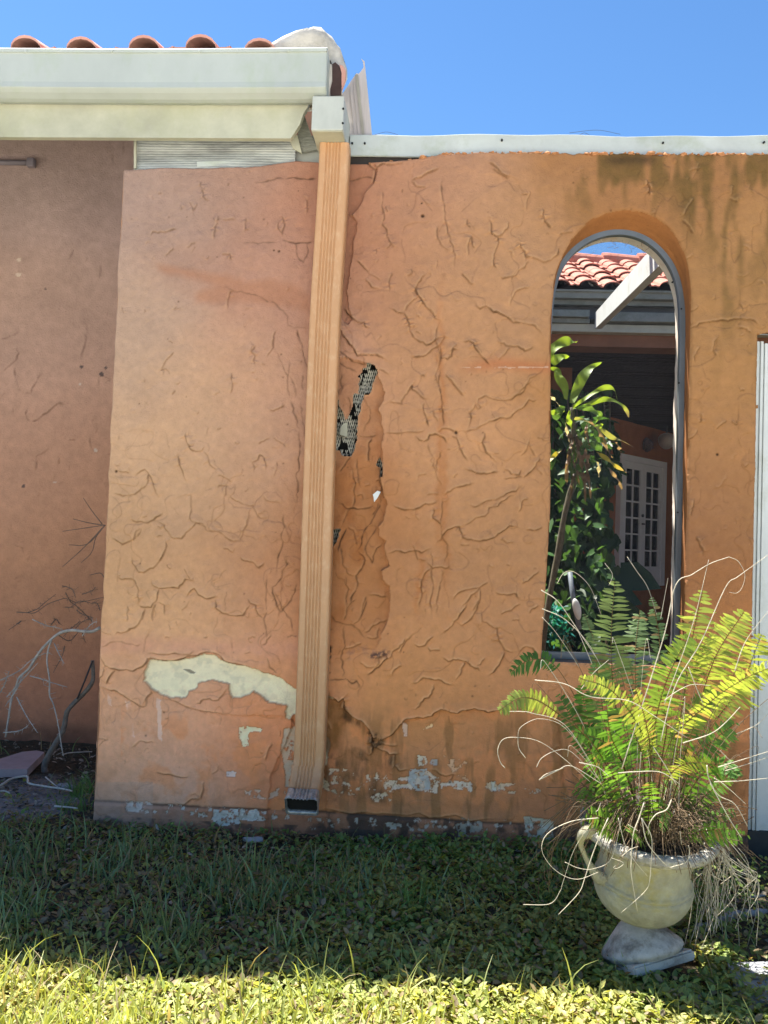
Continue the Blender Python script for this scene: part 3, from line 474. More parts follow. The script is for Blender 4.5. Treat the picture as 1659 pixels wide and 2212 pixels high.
fr_s = '1190,684 1194,618 1205,574 1227,543 1249,521 1282,500 1315,489 1355,485 1381,493 1414,511 1447,546 1469,574 1481,623 1481,700'
YF = .10
fb = pts('U', fr_s, YF); FXL, FXR = XL-.024, P(1476, 1000, YF)[0]
frm = [(FXL, sill_z+.012)]+[(FXL, 1.6)]+[(max(FXL, min(FXR, p[0])), p[2]) for p in fb]+[(FXR, 1.6), (FXR, sill_z+.012)]
def resamp(poly2, n):
    p = np.array(poly2); d = np.r_[0, np.cumsum(np.hypot(*np.diff(p, axis=0).T))]; t = np.linspace(0, d[-1], n)
    return np.stack([np.interp(t, d, p[:, 0]), np.interp(t, d, p[:, 1])], 1)
def dist_poly(poly2, x, z, closed=False):
    best = np.full(x.shape, 9.); p = poly2; n = len(p)
    for i in range(n if closed else n-1):
        a, b = p[i], p[(i+1) % n]; dx, dz = b[0]-a[0], b[1]-a[1]; L2 = dx*dx+dz*dz+1e-12
        t = np.clip(((x-a[0])*dx+(z-a[1])*dz)/L2, 0, 1); best = np.minimum(best, np.hypot(x-a[0]-t*dx, z-a[1]-t*dz))
    return best
front = [tuple(q_) for q_ in sm_arch(resamp(front, 260))]
fr3 = np.array([(a, 0, b) for a, b in front])
opening = inpoly(fr3, X, Z, 0)
dop = np.full(X.shape, 1.); sl_ = (slice(int((.3-gx[0])/ST), int((1.35-gx[0])/ST)), slice(int((.7-gz[0])/ST), int((3.2-gz[0])/ST))); dop[sl_] = dist_poly(front[::4]+[front[-1]], X[sl_], Z[sl_], True)
# door opening on the right: straight left edge, slightly arched head
DXL = 1.487; DT = P(1640, 720, 0)[2]
door_o = (X > DXL+.006*(fbm(X, Z, .06, 7)-.5)*2) & (Z < DT-.02+.05*np.sqrt(np.clip((X-DXL)/.4, 0, 1))+.01*fbm(X, Z, .05, 8))
# top edge of the plaster
tp = pts('U', '200,372 262,370 268,366 350,362 460,362 560,358 600,352 640,347 690,349 745,352 790,352 850,349 880,345 910,341 940,334 1000,331 1060,330 1150,330 1250,331 1350,331 1450,333 1560,333 1659,335 1900,338')
topz = np.interp(X, tp[:, 0], tp[:, 2])+.006*(fbm(X, X*0+.5, .03, 81, 3)-.5)*sstep(-.4, 0, X)*3+.002*(fbm(X, X*0+.2, .01, 8, 2)-.5)
gone = opening | door_o | holes | (Z > topz)
# height to y : bigger = nearer the camera (-y)
Yw = -Hh
def rnd(d, r): return np.where(d < r, r-np.sqrt(np.clip(r*r-(r-d)**2, 0, None)), 0)
Yw += rnd(np.clip(dop, 0, 1), .018)+.02*np.exp(-dop/.02)*(Z > sill_z+.9)*.3
Yw += rnd(np.clip(X-WX0, 0, 1), .012)
Yw += rnd(np.clip(topz-Z, 0, 1), .008)*(1+.5*fbm(X, Z, .02, 4))
Yw += rnd(np.abs(DXL-X)*(Z < DT), .02)*(X < DXL)*(Z < DT)
Xd = X.copy(); le = X < WX0+.03
Xd += np.where(le, (fbm(Z, X, .12, 6, 3)-.5)*.022, 0)*np.clip(1-(X-WX0)/.03, 0, 1)
nx, nz = X.shape; idx = np.arange(nx*nz).reshape(nx, nz)
gf = gone[:-1, :-1] | gone[1:, :-1] | gone[1:, 1:] | gone[:-1, 1:]
Q = np.stack([idx[:-1, :-1], idx[1:, :-1], idx[1:, 1:], idx[:-1, 1:]], -1)[~gf]
used = np.unique(Q); remap = np.full(nx*nz, -1); remap[used] = np.arange(len(used))
V = np.stack([Xd, Yw, Z], -1).reshape(-1, 3)[used]
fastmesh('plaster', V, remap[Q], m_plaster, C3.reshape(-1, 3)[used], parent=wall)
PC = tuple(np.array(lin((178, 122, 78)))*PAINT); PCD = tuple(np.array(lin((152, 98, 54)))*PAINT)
# core of the wall behind the plaster (boxes round the openings), end face and thickness
WT = .24
m_core = M('wall_core', (.42, .22, .12), .95, var=.15, scale=6, bump=.5)
mb = MB()
zt = 3.17
hx0, hx1, hz0, hz1 = -.75, -.27, .95, 2.42            # cavity behind the broken plaster
mb.box((WX0+.008, .055, -.1), (hx0, WT, zt)); mb.box((hx0, .055, -.1), (hx1, WT, hz0)); mb.box((hx0, .055, hz1), (hx1, WT, zt)); mb.box((hx0, .14, hz0), (hx1, WT, hz1))
mb.box((hx1, .055, -.1), (XL-.004, WT, zt)); mb.box((XL-.004, .055, -.1), (FXR+.03, WT, sill_z-.004)); mb.box((FXR+.03, .055, -.1), (DXL-.01, WT, zt))
mb.box((WX1, .0, -.1), (WX1+3.5, WT, 3.38)); mb.box((DXL-.01, .055, DT+.06), (WX1, WT, zt))
mb.box((XL-.004, .055, 3.07), (FXR+.03, WT, zt))
mb.build('wall_core', m_core, wall)
mb = MB().box((WX0+.004, .006, -.1), (WX0+.0079, WT+.01, zt-.01)); mb.build('end_face', m_core, wall)
# dark backing paper in the cavity + expanded metal lath
mb = MB().box((hx0, .13, hz0), (hx1, .135, hz1)); mb.build('building_paper', m_black, wall)
m_lath = M('rusty_zinc_lath', (.46, .43, .34), .7, .1, var=.5, scale=45, stain=(.10, .075, .05), stain_amt=.8, stain_scale=18, bump=.2)
mb = MB(); cw, ch = .010, .019
for i in range(int((hx1-hx0)/cw)):
    for j in range(int((hz1-hz0)/ch)):
        x = hx0+i*cw+(j % 2)*cw/2; z = hz0+j*ch
        if not (P(700, 1, .03)[0]-.1 < x < P(830, 900, .03)[0]): continue
        if math.sin(x*61+z*23)+math.sin(z*37-x*19)+rng.normal(0, .45) > .95: continue
        x += rng.normal(0, .0009); z += rng.normal(0, .0012); y = .058+.010*math.sin(z*23+x*11)+rng.normal(0, .0012)
        for (dx, dz) in ((cw/2, ch), (-cw/2, ch)):
            nx_ = .0021; V4 = [(x-nx_, y, z), (x+nx_, y+.002, z), (x+dx+nx_, y+.002, z+dz), (x+dx-nx_, y, z+dz)]
            mb.add(V4, [(0, 1, 2, 3)])
lath = mb.build('metal_lath', m_lath, wall)
mb = MB(); c = pts('H', '440,800 465,770 500,760 500,890 430,870', .03); mb.prism(c, (0, .008, 0)); mb.build('exposed_board', m_cream, wall)
mb = MB(); c = pts('H', '770,1375 800,1385 770,1440 740,1478 735,1430 728,1410', -.012); mb.prism(c, (0, .004, 0)); mb.build('plaster_chip', m_white, wall)
# ---- reveal of the arch, lofted from the rounded front edge back to the frame and to the inside face
def loft(rings, mat, name, parent, cols=None, smooth=True):
    n = len(rings[0]); V = np.vstack(rings); Fc = [(k*n+i, k*n+i+1, (k+1)*n+i+1, (k+1)*n+i) for k in range(len(rings)-1) for i in range(n-1)]
    return mkobj(name, V, Fc, mat, parent, smooth, cols)
N = 260
fp = resamp(front, N); bp = resamp(frm, N)
bp = sm_arch(bp); bp[:, 0] -= .018*sstep(.95, .6, bp[:, 0])*(bp[:, 1] > 1.7); cen = np.array([.84, 2.0])
bcore = bp.copy()
def ring(p, y, j=0): 
    q = np.column_stack([p[:, 0], np.full(len(p), y), p[:, 1]])
    if j: q[:, 0] += rng.normal(0, j, len(p)); q[:, 2] += rng.normal(0, j, len(p))
    return q
out = fp+(fp-cen)/np.linalg.norm(fp-cen, axis=1)[:, None]*.010
rings = [ring(out, .006), ring(fp+(fp-out)*-.2, .012)]
for k in range(1, 9):
    t = k/8; q = ring(fp*(1-t)+bp*t, .016+(YF-.016)*t)
    nn = (fbm(q[:, 0]+q[:, 2], q[:, 1]*4, .07, 33, 3)-.5)*.008
    q[:, 0] += nn; q[:, 2] += nn; rings.append(q)
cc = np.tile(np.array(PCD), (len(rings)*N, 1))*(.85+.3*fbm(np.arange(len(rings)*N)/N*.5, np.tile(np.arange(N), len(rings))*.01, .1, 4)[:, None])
loft(rings, m_plaster, 'arch_reveal', wall, cc)
# inner reveal behind the frame: pale plaster
ins = bp+(cen-bp)/np.linalg.norm(cen-bp, axis=1)[:, None]*.006
m_inner = M('pale_inner_plaster', (.74, .66, .56), .9, var=.12, scale=10, stain=(.62, .36, .2), stain_amt=.6, stain_scale=9, bump=.6, bscale=40)
rr = []
for k in range(6):
    t = k/5; q = ring(ins+(ins-bp)*(.6*t), YF+.034+t*(WT-YF-.03)); nn = (fbm(q[:, 2], q[:, 1]*3, .05, 35, 3)-.5)*.010
    q[:, 0] += nn; rr.append(q)
loft(rr, m_inner, 'inner_reveal', wall)
# sill
MB().box((XL-.01, .004, sill_z-.03), (FXR+.02, WT+.03, sill_z-.003), .004).build('window_sill', M('sill', (.2, .12, .07), .9, var=.3, bump=.5), wall)
# frame : aluminium channel following the arch + screen pane
def band(path, inset, y0, y1):
    p = path; d = (cen-p)/np.linalg.norm(cen-p, axis=1)[:, None]
    t = np.gradient(p, axis=0); nrm = np.stack([-t[:, 1], t[:, 0]], 1); nrm /= np.linalg.norm(nrm, axis=1)[:, None]
    sg = np.sign(np.sum(nrm*d, 1))[:, None]; nrm = nrm*sg
    a = p; b = p+nrm*inset; n = len(p); V = np.vstack([ring(a, y0), ring(b, y0), ring(b, y1), ring(a, y1)])
    Fc = []
    for i in range(n-1):
        for k in range(4): k2 = (k+1) % 4; Fc.append((k*n+i, k*n+i+1, k2*n+i+1, k2*n+i))
    return V, Fc
frame = MB(); V4, Fc = band(bp, .026, YF-.001, YF+.032); frame.add(V4, Fc); frame.box((FXL, YF-.001, sill_z-.002), (FXR, YF+.032, sill_z+.03))
wf = frame.build('window_frame', m_grey, wall)
gm = MB(); V4, Fc = band(bp-(bp-cen)*0.0, -.004, YF+.004, YF+.03); gm.add(V4, Fc); gm.build('black_gasket', m_black, wall)
mscr = bpy.data.materials.new('insect_screen'); mscr.use_nodes = True; t = mscr.node_tree; b = t.nodes['Principled BSDF']; b.inputs['Base Color'].default_value = (.02, .02, .025, 1); b.inputs['Roughness'].default_value = .7
tr = t.nodes.new('ShaderNodeBsdfTransparent'); ms = t.nodes.new('ShaderNodeMixShader'); ms.inputs[0].default_value = .24
t.links.new(tr.outputs[0], ms.inputs[1]); t.links.new(b.outputs[0], ms.inputs[2]); t.links.new(ms.outputs[0], t.nodes['Material Output'].inputs[0])
pane = [(p[0], YF+.016, p[1]) for p in bp]; MB().add(pane, [tuple(range(len(pane)))]).build('screen_pane', mscr, wall)
for (u, v) in ((1355, 485), (1462, 602), (1481, 660), (1476, 820), (1473, 1100)):
    p = P(u-9, v+7, YF-.003); MB().tube([p, p+np.array([0, .006, 0])], .0045, 8).build('frame_screw', m_black, wall)
# ---- top flashing trim along the wall
def tz(u, v, Y=.03): return P(u, v, Y)[2]
tzt = .5*(tz(800, 292)+tz(1600, 290)); tzb = .5*(tz(960, 337)+tz(770, 340))
tx0 = P(756, 310, .03)[0]
prof = [(.030, tzb), (.026, tzb+.003), (.030, tzb+.006), (.030, tzt-.004), (.036, tzt), (.20, tzt+.006), (.20, tzt+.002), (.04, tzt-.006), (.036, tzt-.01), (.036, tzb)]
xs = np.linspace(tx0, WX1+.3, 40); V = []; Fc = []
for i, x in enumerate(xs):
    wz = .004*math.sin(x*5)+.003*math.sin(x*13); wy = .004*math.sin(x*4.1+1)
    V += [(x, y+wy*(1 if z < tzt-.005 else .3), z+(wz if z > tzb+.03 else .3*wz)) for y, z in prof]
n = len(prof)
for i in range(len(xs)-1): Fc += [(i*n+k, i*n+(k+1) % n, (i+1)*n+(k+1) % n, (i+1)*n+k) for k in range(n)]
Fc.append(tuple(range(n)))
mkobj('top_flashing', V, Fc, m_trim, wall, False)
for (u, v) in ((761, 310), (788, 310), (1084, 303), (1432, 309), (1650, 308)):
    p = P(u, v, .026); MB().tube([p+np.array([0, -.006, 0]), p+np.array([0, .004, 0])], .005, 10).build('flashing_screw', m_black, wall)
MB().box((tx0-.1, .045, 3.17), (WX1+.3, WT, tzt-.012)).build('top_beam', m_dark, wall)
# loose crumbs of plaster on the top edge
mb = MB()
for i in range(120):
    x = rng.uniform(-.28, 1.9); z = float(np.interp(x, tp[:, 0], tp[:, 2])); r = rng.uniform(.003, .011)
    bm = bmesh.new(); bmesh.ops.create_icosphere(bm, subdivisions=1, radius=r)
    for v_ in bm.verts: v_.co = Vector((v_.co.x*rng.uniform(1, 3)+x, v_.co.y*1.2+rng.uniform(-.008, .016), v_.co.z*rng.uniform(.6, 1)+z+rng.uniform(-.006, .004)))
    bm.verts.index_update(); mb.add([v_.co for v_ in bm.verts], [[v_.index for v_ in f.verts] for f in bm.faces]); bm.free()
mb.build('crumbling_edge', m_orange, wall)
# ================================================================ LEFT HOUSE (recessed wall, eave, gutter, hip roof)
HY = 1.458
house = empty('house', (-3, HY, 0), 'house wing at left with recessed red-brown stucco wall, tiled roof and pale gutter', 'house')
ST = .008; gx = np.arange(-4.6, -1.5, ST); gz = np.arange(-.1, 4.32, ST)
X, Z = np.meshgrid(gx, gz, indexing='ij'); UU, VV = projA(X, 0*X+HY, Z)
Hh = (fbm(X, Z, .5, 401, 3)-.5)*.014+(fbm(X, Z, .07, 402, 3)-.5)*.004; dark = np.zeros_like(X)
def pq(s): return np.array([P(265.5*0+.4502*float(t.split(',')[0]), 265.5+.4502*float(t.split(',')[1]), HY) for t in s.split()])
for lip, dk, s in [(4, .8, '135,1360 130,1410 150,1435 185,1425 210,1400 245,1375 290,1345 340,1350'), (3, .6, '80,1070 78,1140 0,1200'), (3, .5, '78,1140 80,1240 120,1300 150,1295 170,1250 205,1190'),
      (3, .5, '390,950 415,970 412,1040 390,1135'), (3, .6, '500,110 545,160 540,200'), (2, .4, '330,550 325,660'), (2, .4, '480,680 478,750'), (3, .5, '430,1510 440,1560 470,1590'), (3, .5, '330,1525 365,1520'),
      (3, .5, '275,1590 285,1640'), (2, .6, '0,1040 60,1020 95,1000'), (3, .4, '60,2020 110,2040 120,2080'), (3, .4, '180,1690 175,1600 240,1555'), (2, .5, '590,90 592,150'), (2, .5, '470,1270 490,1210 530,1230 500,1250'), (2, .4, '620,520 600,700')]:
    line(pq(s), lip*.001, dk, .004, .06)
for i in range(130):
    u = rng.uniform(0, 260); v = rng.uniform(310, 1580); a = rng.uniform(0, 6.28); q = []
    for k in range(4): q.append((u, v)); u += math.cos(a)*4; v += math.sin(a)*4; a += rng.normal(0, .5)
    line(np.array([P(x, y, HY) for x, y in q]), .002, rng.uniform(.1, .4), .004, .04)
num = np.zeros(X.shape+(3,)); den = np.zeros(X.shape)
for u, v, r, g, b in [(80, 350, 172, 150, 142), (200, 400, 168, 142, 134), (80, 700, 178, 144, 128), (100, 1000, 192, 146, 120), (100, 1300, 192, 138, 102), (200, 1200, 188, 136, 102), (60, 1550, 196, 132, 100), (200, 1560, 190, 126, 92)]:  # greyer colours at the top paint haze into the wall
    wgt = np.exp(-((UU-u)**2+(VV-v)**2)/(2*130**2))+1e-7; num += wgt[..., None]*np.array(lin((r, g, b))); den += wgt
C3 = num/den[..., None]*.92*(1+.25*(fbm(X, Z, .3, 411, 4)-.5))[..., None]
for (x, y, r) in ((92, 655, .012), (88, 728, .014), (460, 1572, .01), (385, 1255, .007), (265, 1725, .006)):
    p = pq('%d,%d' % (x, y))[0]; tint((np.hypot((X-p[0])/1.4, Z-p[2]) < r*(.6+.8*fbm(X, Z, .01, 3)))*1., (214, 188, 170), .9)
for (x, y, r) in ((393, 1170, .012), (488, 1207, .016), (218, 797, .008), (115, 1744, .012), (508, 1175, .01)):
    p = pq('%d,%d' % (x, y))[0]; tint((np.hypot(X-p[0], Z-p[2]) < r)*1., (60, 55, 62), .8)
tint(np.clip(dark, 0, 1), (80, 50, 38), .8)  # crack dirt and shade painted into the house wall colour
tint(sstep(.16, .04, Z)*(.4+.8*fbm(X, Z, .1, 9)), (92, 62, 48), .7)
C3 = np.clip(C3, .004, .9)
nx, nz = X.shape; idx = np.arange(nx*nz).reshape(nx, nz)
Q = np.stack([idx[:-1, :-1], idx[1:, :-1], idx[1:, 1:], idx[:-1, 1:]], -1).reshape(-1, 4)
fastmesh('wall', np.stack([X, HY-Hh, Z], -1).reshape(-1, 3), Q, m_red, C3.reshape(-1, 3), parent=house)
MB().box((-9, HY+.03, -.2), (-.9, HY+.25, 4.3)).box((-9, HY+.004, -.2), (-4.605, HY+.029, 4.3)).box((-.75, HY+.26, -.2), (-.55, 6, 3.0)).build('wall', M('red_wall_plain', (.30, .15, .09), .95, var=.15), house)
c = [P(*q, HY-.03) for q in ((-30, 351), (66, 352))]
MB().tube(c, .018, 8).box(tuple(c[1]-np.array([.02, .02, .03])), tuple(c[1]+np.array([.03, .02, .03])), .005).build('conduit_pipe', M('conduit', (.2, .17, .19), .7), house, True)
GY = -.22
def zz(u, v, Y): return P(u, v, Y)[2]
gxr = P(704, 150, GY)[0]
zA, zA2, zB = zz(350, 106, GY), zz(350, 114, GY), zz(350, 189, GY-.0); zC = zz(350, 226, -.125)
prof = [(-.10, zA-.015), (-.104, zA-.015), (-.104, zC+.012), (-.140, zC+.003), (GY+.055, zC+.006), (GY+.022, zB-.012), (GY+.006, zB-.002), (GY, zB+.003), (GY+.003, zB+.03), (GY, zA2), (GY-.007, zA2+.001), (GY-.009, zA-.002), (GY-.005, zA+.002), (GY+.014, zA+.002), (GY+.014, zA-.004), (GY+.006, zA-.006), (GY+.008, zB+.03), (-.13, zC+.02), (-.11, zC+.02)]
def extr(prof, x0, x1, n, wob=.002):
    xs = np.linspace(x0, x1, n); V = []; m = len(prof)
    for x in xs: V += [(x, y+wob*math.sin(x*3.3), z+wob*math.sin(x*2.1+1)) for y, z in prof]
    Fc = [(i*m+k, i*m+(k+1) % m, (i+1)*m+(k+1) % m, (i+1)*m+k) for i in range(n-1) for k in range(m)]
    return V, Fc
V, Fc = extr(prof, -7, gxr, 60); gut = mkobj('gutter', V, Fc, m_gutter, house)
ec = [(gxr, y, z+.002) for y, z in prof[2:13]]+[(gxr, -.10, zA-.02)]
MB().prism(ec, (.004, 0, 0)).build('gutter_end_cap', m_gutter, gut)
for x in np.arange(-3.7, -.7, .42):
    mb = MB(); mb.tube([(x, GY-.012, zA-.014), (x, GY+.01, zA-.014)], .006, 8); mb.box((x-.008, GY, zA-.010), (x+.008, -.10, zA-.006)); mb.build('gutter_hanger', m_trim, gut)
fp_ = [(-2000, 215), (668, 219), (664, 232), (655, 246), (648, 268), (628, 298), (-2000, 298)]
fpl = [P(u, v, -.10) for u, v in fp_]; zb = zz(300, 297.5, -.10)
fpl[0] = np.array([-7, -.10, fpl[1][2]]); fpl[-1] = np.array([-7, -.10, zb]); fpl[-2][2] = zb
MB().prism(fpl, (0, .03, 0)).build('fascia_board', m_cream, house)
# roof of the house: barrel tiles, hipped at the right
def tile_roof(name, x0, x1, y0, z0, pitch, rows, sp, rl, mat, parent, amp=.05, hip=None, seed=1, n=8, bw=.33):
    r = np.random.default_rng(seed); V = []; Fc = []; ncol = int((x1-x0)/sp)
    for i in range(ncol):
        for j in range(rows):
            d0, d1 = j*rl, (j+1)*rl+.05; xc = x0+(i+.5)*sp
            if hip is not None and xc > hip-(d0*math.cos(pitch)): continue
            jx, jz, sh = r.normal(0, .006), r.normal(0, .005), r.normal(0, .008)
            base = len(V); prof_ = []
            for k in range(n+1):
                a = math.pi*k/n; prof_.append((-math.cos(a)*sp*bw, math.sin(a)*amp))
            prof_ = [(-sp*.5, .006), (-sp*.42, 0)]+prof_+[(sp*.42, 0), (sp*.5, .006)]
            for (d, lift, wd) in ((d0+sh, .024, 1.06), (d1, .004, .92)):
                for t_ in (0, -.012):
                    for (px, pz) in prof_:
                        zz_ = lift+pz+t_
                        V.append((xc+px*(wd if abs(px) < sp*.4 else 1)+jx, y0+d*math.cos(pitch)-zz_*math.sin(pitch), z0+d*math.sin(pitch)+zz_*math.cos(pitch)+jz))
            m = len(prof_)
            for k in range(m-1):
                Fc.append((base+k, base+k+1, base+2*m+k+1, base+2*m+k)); Fc.append((base+m+k, base+k+m+0, base+k, base+k+1)[0:0] or (base+k+1, base+k, base+m+k, base+m+k+1))
                Fc.append((base+m+k+1, base+m+k, base+3*m+k, base+3*m+k+1))
    return mkobj(name, V, Fc, mat, parent, False)
tx = P(560, 90, -.12)[0]; sp = abs(P(560, 90, -.12)[0]-P(60, 90, -.12)[0])/4
zt0 = zz(430, 103, -.12)-.004
x1 = tx+sp*.5
tile_roof('roof', x1-sp*22, x1, -.13, zt0-.035, math.radians(20), 14, sp, .34, m_tile, house, .056, hip=x1+.1, seed=5, bw=.25)
pr = math.tan(math.radians(20))
MB().prism([(-7, -.095, zt0-.075), (gxr+.02, -.095, zt0-.075), (gxr-1.9, 1.9, zt0-.075+1.92*pr), (-7, 1.9, zt0-.075+1.92*pr)], (0, 0, .03)).prism([(-7, 1.9, zt0-.075+1.92*pr), (gxr-1.9, 1.9, zt0-.075+1.92*pr), (gxr-4.5, 4.5, zt0-.075+4.5*pr), (-7, 4.5, zt0-.075+4.5*pr)], (0, 0, .03)).build('roof_deck', m_dark, house)
# hip end: mortar hood with broken mouth
cr = lambda x, y, Y: P(564+.2*x, 33+.2*y, Y)
o1 = [(90, 420), (110, 300), (240, 235), (380, 175), (500, 128), (570, 122), (640, 140), (710, 185), (765, 235), (815, 300), (850, 362), (885, 440), (905, 510), (921, 600), (915, 680), (903, 760), (885, 810), (872, 860), (740, 868), (720, 520), (690, 420)]
rings_ = []
for (Y, sx, sy, dx, dy) in ((-.09, 1, 1, 0, 0), (-.105, .97, .96, 14, 16), (-.11, .80, .80, 95, 110), (-.09, .62, .62, 200, 215)):
    q = [cr(x*sx+dx, y*sy+dy, Y) for x, y in o1]; rings_.append(q)
back = []
for dY, ox, oz in ((.03, -.01, .005), (.10, -.05, .02), (.25, -.18, .06), (.6, -.55, .18)):
    back.append([np.array(p)+np.array([ox, dY, oz-.02*0]) for p in rings_[0]])
allr = back[::-1]+rings_; V = []; m = len(o1)
for q in allr:
    for p in q: V.append(np.array(p)+rng.normal(0, .0035, 3))
Fc = [(i*m+k, i*m+(k+1) % m, (i+1)*m+(k+1) % m, (i+1)*m+k) for i in range(len(allr)-1) for k in range(m)]+[tuple(range((len(allr)-1)*m, len(allr)*m))]
mkobj('hip_mortar', V, Fc, m_mortar, house, True)
q = [cr(x, y, -.122) for x, y in ((765, 530), (800, 505), (840, 540), (868, 600), (872, 700), (865, 860), (750, 862), (740, 760), (760, 640))]
MB().prism(q, (0, .006, 0)).build('broken_tile_hollow', M('hollow', (.06, .035, .03), .95, var=.4), house)
q = [cr(x, y, -.132) for x, y in ((725, 520), (765, 530), (765, 700), (745, 780), (742, 868), (722, 868), (724, 640))]
MB().prism(q, (0, .03, 0)).build('broken_tile_rim', m_mortar, house)
q = [cr(x, y, -.134) for x, y in ((845, 530), (885, 545), (912, 590), (910, 680), (885, 760), (872, 800), (868, 700), (870, 620))]
MB().prism(q, (0, .02, 0)).build('broken_tile_edge', m_tile, house)
# ================================================================ patio side gutter: square box ending over the downspout
pg = empty('side_gutter', tuple(P(706, 280, -.1)), 'white square side gutter box sticking out over the top of the downspout', 'gutter')
bx0, bx1 = P(672, 280, -.205)[0], P(741, 280, -.205)[0]; bz0 = zz(706, 281, -.205); bz1 = zz(706, 207, -.205)
MB().box((bx0, -.205, bz0), (bx1, 2.2, bz1), .006).build('gutter_box', M('dingy_white', (.44, .45, .40), .6, var=.15, scale=6, stretch=(1, 1, .4), stain=(.30, .30, .19), stain_amt=.6, stain_scale=7, bump=.2), pg)
MB().box((bx0+.004, -.20, bz0-.004), (bx1-.004, 2.2, bz0-.0005)).build('underside', m_cream, pg)
for (fx, fz) in ((.985, .62), (.985, .2)): MB().tube([(bx0+(bx1-bx0)*fx, -.209, bz0+(bz1-bz0)*fz), (bx0+(bx1-bx0)*fx, -.203, bz0+(bz1-bz0)*fz)], .005, 8).build('gutter_screw', m_black, pg)
c2 = lambda x, y, Y: P(564+.2*x, 33+.2*y, Y)
# broken pieces around the gutter corner
fb_ = empty('broken_soffit', tuple(P(650, 320, 0)), 'broken greyish soffit boards hanging beside the gutter box', 'soffit')
MB().prism([c2(x, y, .012) for x, y in ((455, 1040), (540, 1290), (610, 1450), (440, 1482), (392, 1300))], (0, .012, 0)).build('grey_ribbed_board', M('ribbed', (.26, .26, .21), .7, var=.3, scale=8, stretch=(1, 1, 14), bump=.8, bscale=30, bdist=.01), fb_)
MB().prism([c2(x, y, .0) for x, y in ((290, 1316), (392, 1292), (440, 1490), (350, 1440), (318, 1380))], (0, .011, 0)).build('cream_board', m_cream, fb_)
MB().prism([c2(x, y, .04) for x, y in ((330, 1300), (620, 1300), (960, 1310), (960, 1600), (620, 1600), (380, 1590), (330, 1500))], (0, .02, 0)).build('grey_flashing', M('flash_grey', (.27, .28, .25), .7, var=.3, stain=(.4, .4, .33), stain_amt=.6), fb_)
# translucent corrugated strip
q = [(291, 299), (640, 299), (634, 344), (612, 351), (560, 356), (425, 360), (292, 364)]
cp = empty('corrugated_panel', tuple(P(450, 330, .02)), 'weathered grey corrugated plastic strip between fascia and left wall top', 'panel')
pA = [P(u, v, .02) for u, v in q]; xa, xb = pA[0][0], pA[1][0]; za, zb2 = pA[0][2]+.02, pA[6][2]-.02
V = []; Fc = []; nzr = 60; xs = np.linspace(xa, xb, 40)
for i, x in enumerate(xs):
    for k in range(nzr):
        t = k/(nzr-1); V.append((x, .024+.0012*math.sin(k*math.pi/2)+.014*math.sin(x*4+t*3), za*(1-t)+zb2*t+.006*math.sin(x*3)))
for i in range(39):
    for k in range(nzr-1): Fc.append((i*nzr+k, i*nzr+k+1, (i+1)*nzr+k+1, (i+1)*nzr+k))
mkobj('panel_sheet', V, Fc, M('old_plastic', (.30, .31, .29), .6, var=.45, scale=4, stretch=(1, 1, 4), stain=(.56, .57, .5), stain_amt=.7, stain_scale=2.5, bump=.2), cp)
MB().prism([P(u, v, .012) for u, v in ((425, 349), (520, 347), (600, 338), (612, 336), (616, 345), (560, 353), (426, 360))], (0, .004, 0)).build('loose_strip', m_trim, cp)
MB().prism([P(u, v, .014) for u, v in ((289, 298), (294, 298), (294, 363), (289, 364))], (0, .01, 0)).build('edge_strip', m_cream, cp)
# bent sheet flashing standing above the wall
bf = empty('bent_flashing', tuple(P(770, 290, .1)), 'bent pinkish sheet metal flashing standing upright beside the ridge tile', 'flashing')
poly_ = [(870, 860), (950, 740), (1030, 625), (1052, 632), (1075, 610), (1108, 560), (1098, 500), (1080, 468), (1118, 498), (1128, 600), (1140, 700), (1165, 950), (1200, 1310), (960, 1310), (905, 1000)]
MB().prism([c2(x, y, .06) for x, y in poly_], (0, .003, 0)).build('sheet', M('pink_sheet', (.52, .46, .43), .55, var=.12, scale=3, stretch=(9, 1, .6), stain=(.4, .36, .3), stain_amt=.4, bump=.3), bf)
for a, b, wd in (((1030, 628), (1105, 1310), 16), ((1052, 640), (1130, 1310), 7), ((960, 760), (1010, 1310), 5), ((1000, 700), (1050, 1310), 4)):
    MB().prism([c2(a[0]-wd, a[1]+10, .052), c2(a[0]+wd, a[1]+10, .052), c2(b[0]+wd, b[1], .052), c2(b[0]-wd, b[1], .052)], (0, .007, 0)).build('fold', M('fold%d' % wd, (.34, .31, .25) if wd > 10 else (.45, .40, .37), .6), bf)
# ================================================================ DOWNSPOUT
ds = empty('downspout', tuple(P(665, 1740, -.05)), 'tall ribbed rectangular downspout painted the same orange as the wall, bare metal outlet', 'downspout')
def section(cx, w_, d_, ribs=True):
    """closed outline in local (x, y); front is -y"""
    b = .014; o = []
    hw, hd = w_/2, d_/2
    def arc(cx_, cy_, a0, a1):
        for k in range(5):
            a = a0+(a1-a0)*k/4; o.append((cx_+b*math.cos(a), cy_+b*math.sin(a)))
    arc(-hw+b, -hd+b, math.pi, 1.5*math.pi)
    for k in range(81):
        x = (-.5+k/80)*(w_-2*b-.008); g = 0
        if ribs and abs(x+.004) < w_*.27: g = .0065*(.5+.5*math.cos((x+.004)/(w_*.54)*2*math.pi*5))**1.6
        o.append((x, -hd+g))
    arc(hw-b, -hd+b, 1.5*math.pi, 2*math.pi); arc(hw-b, hd-b, 0, .5*math.pi); arc(-hw+b, hd-b, .5*math.pi, math.pi)
    return o
pxl, pxr = P(656.5, 1000, -.10)[0], P(722.5, 1000, -.09)[0]; pcx = (pxl+pxr)/2; pw = pxr-pxl; pdp = .092; pyc = -.100+pdp/2
ptop = bz0-.006; sc_ = section(0, pw, pdp); m = len(sc_)
path = []
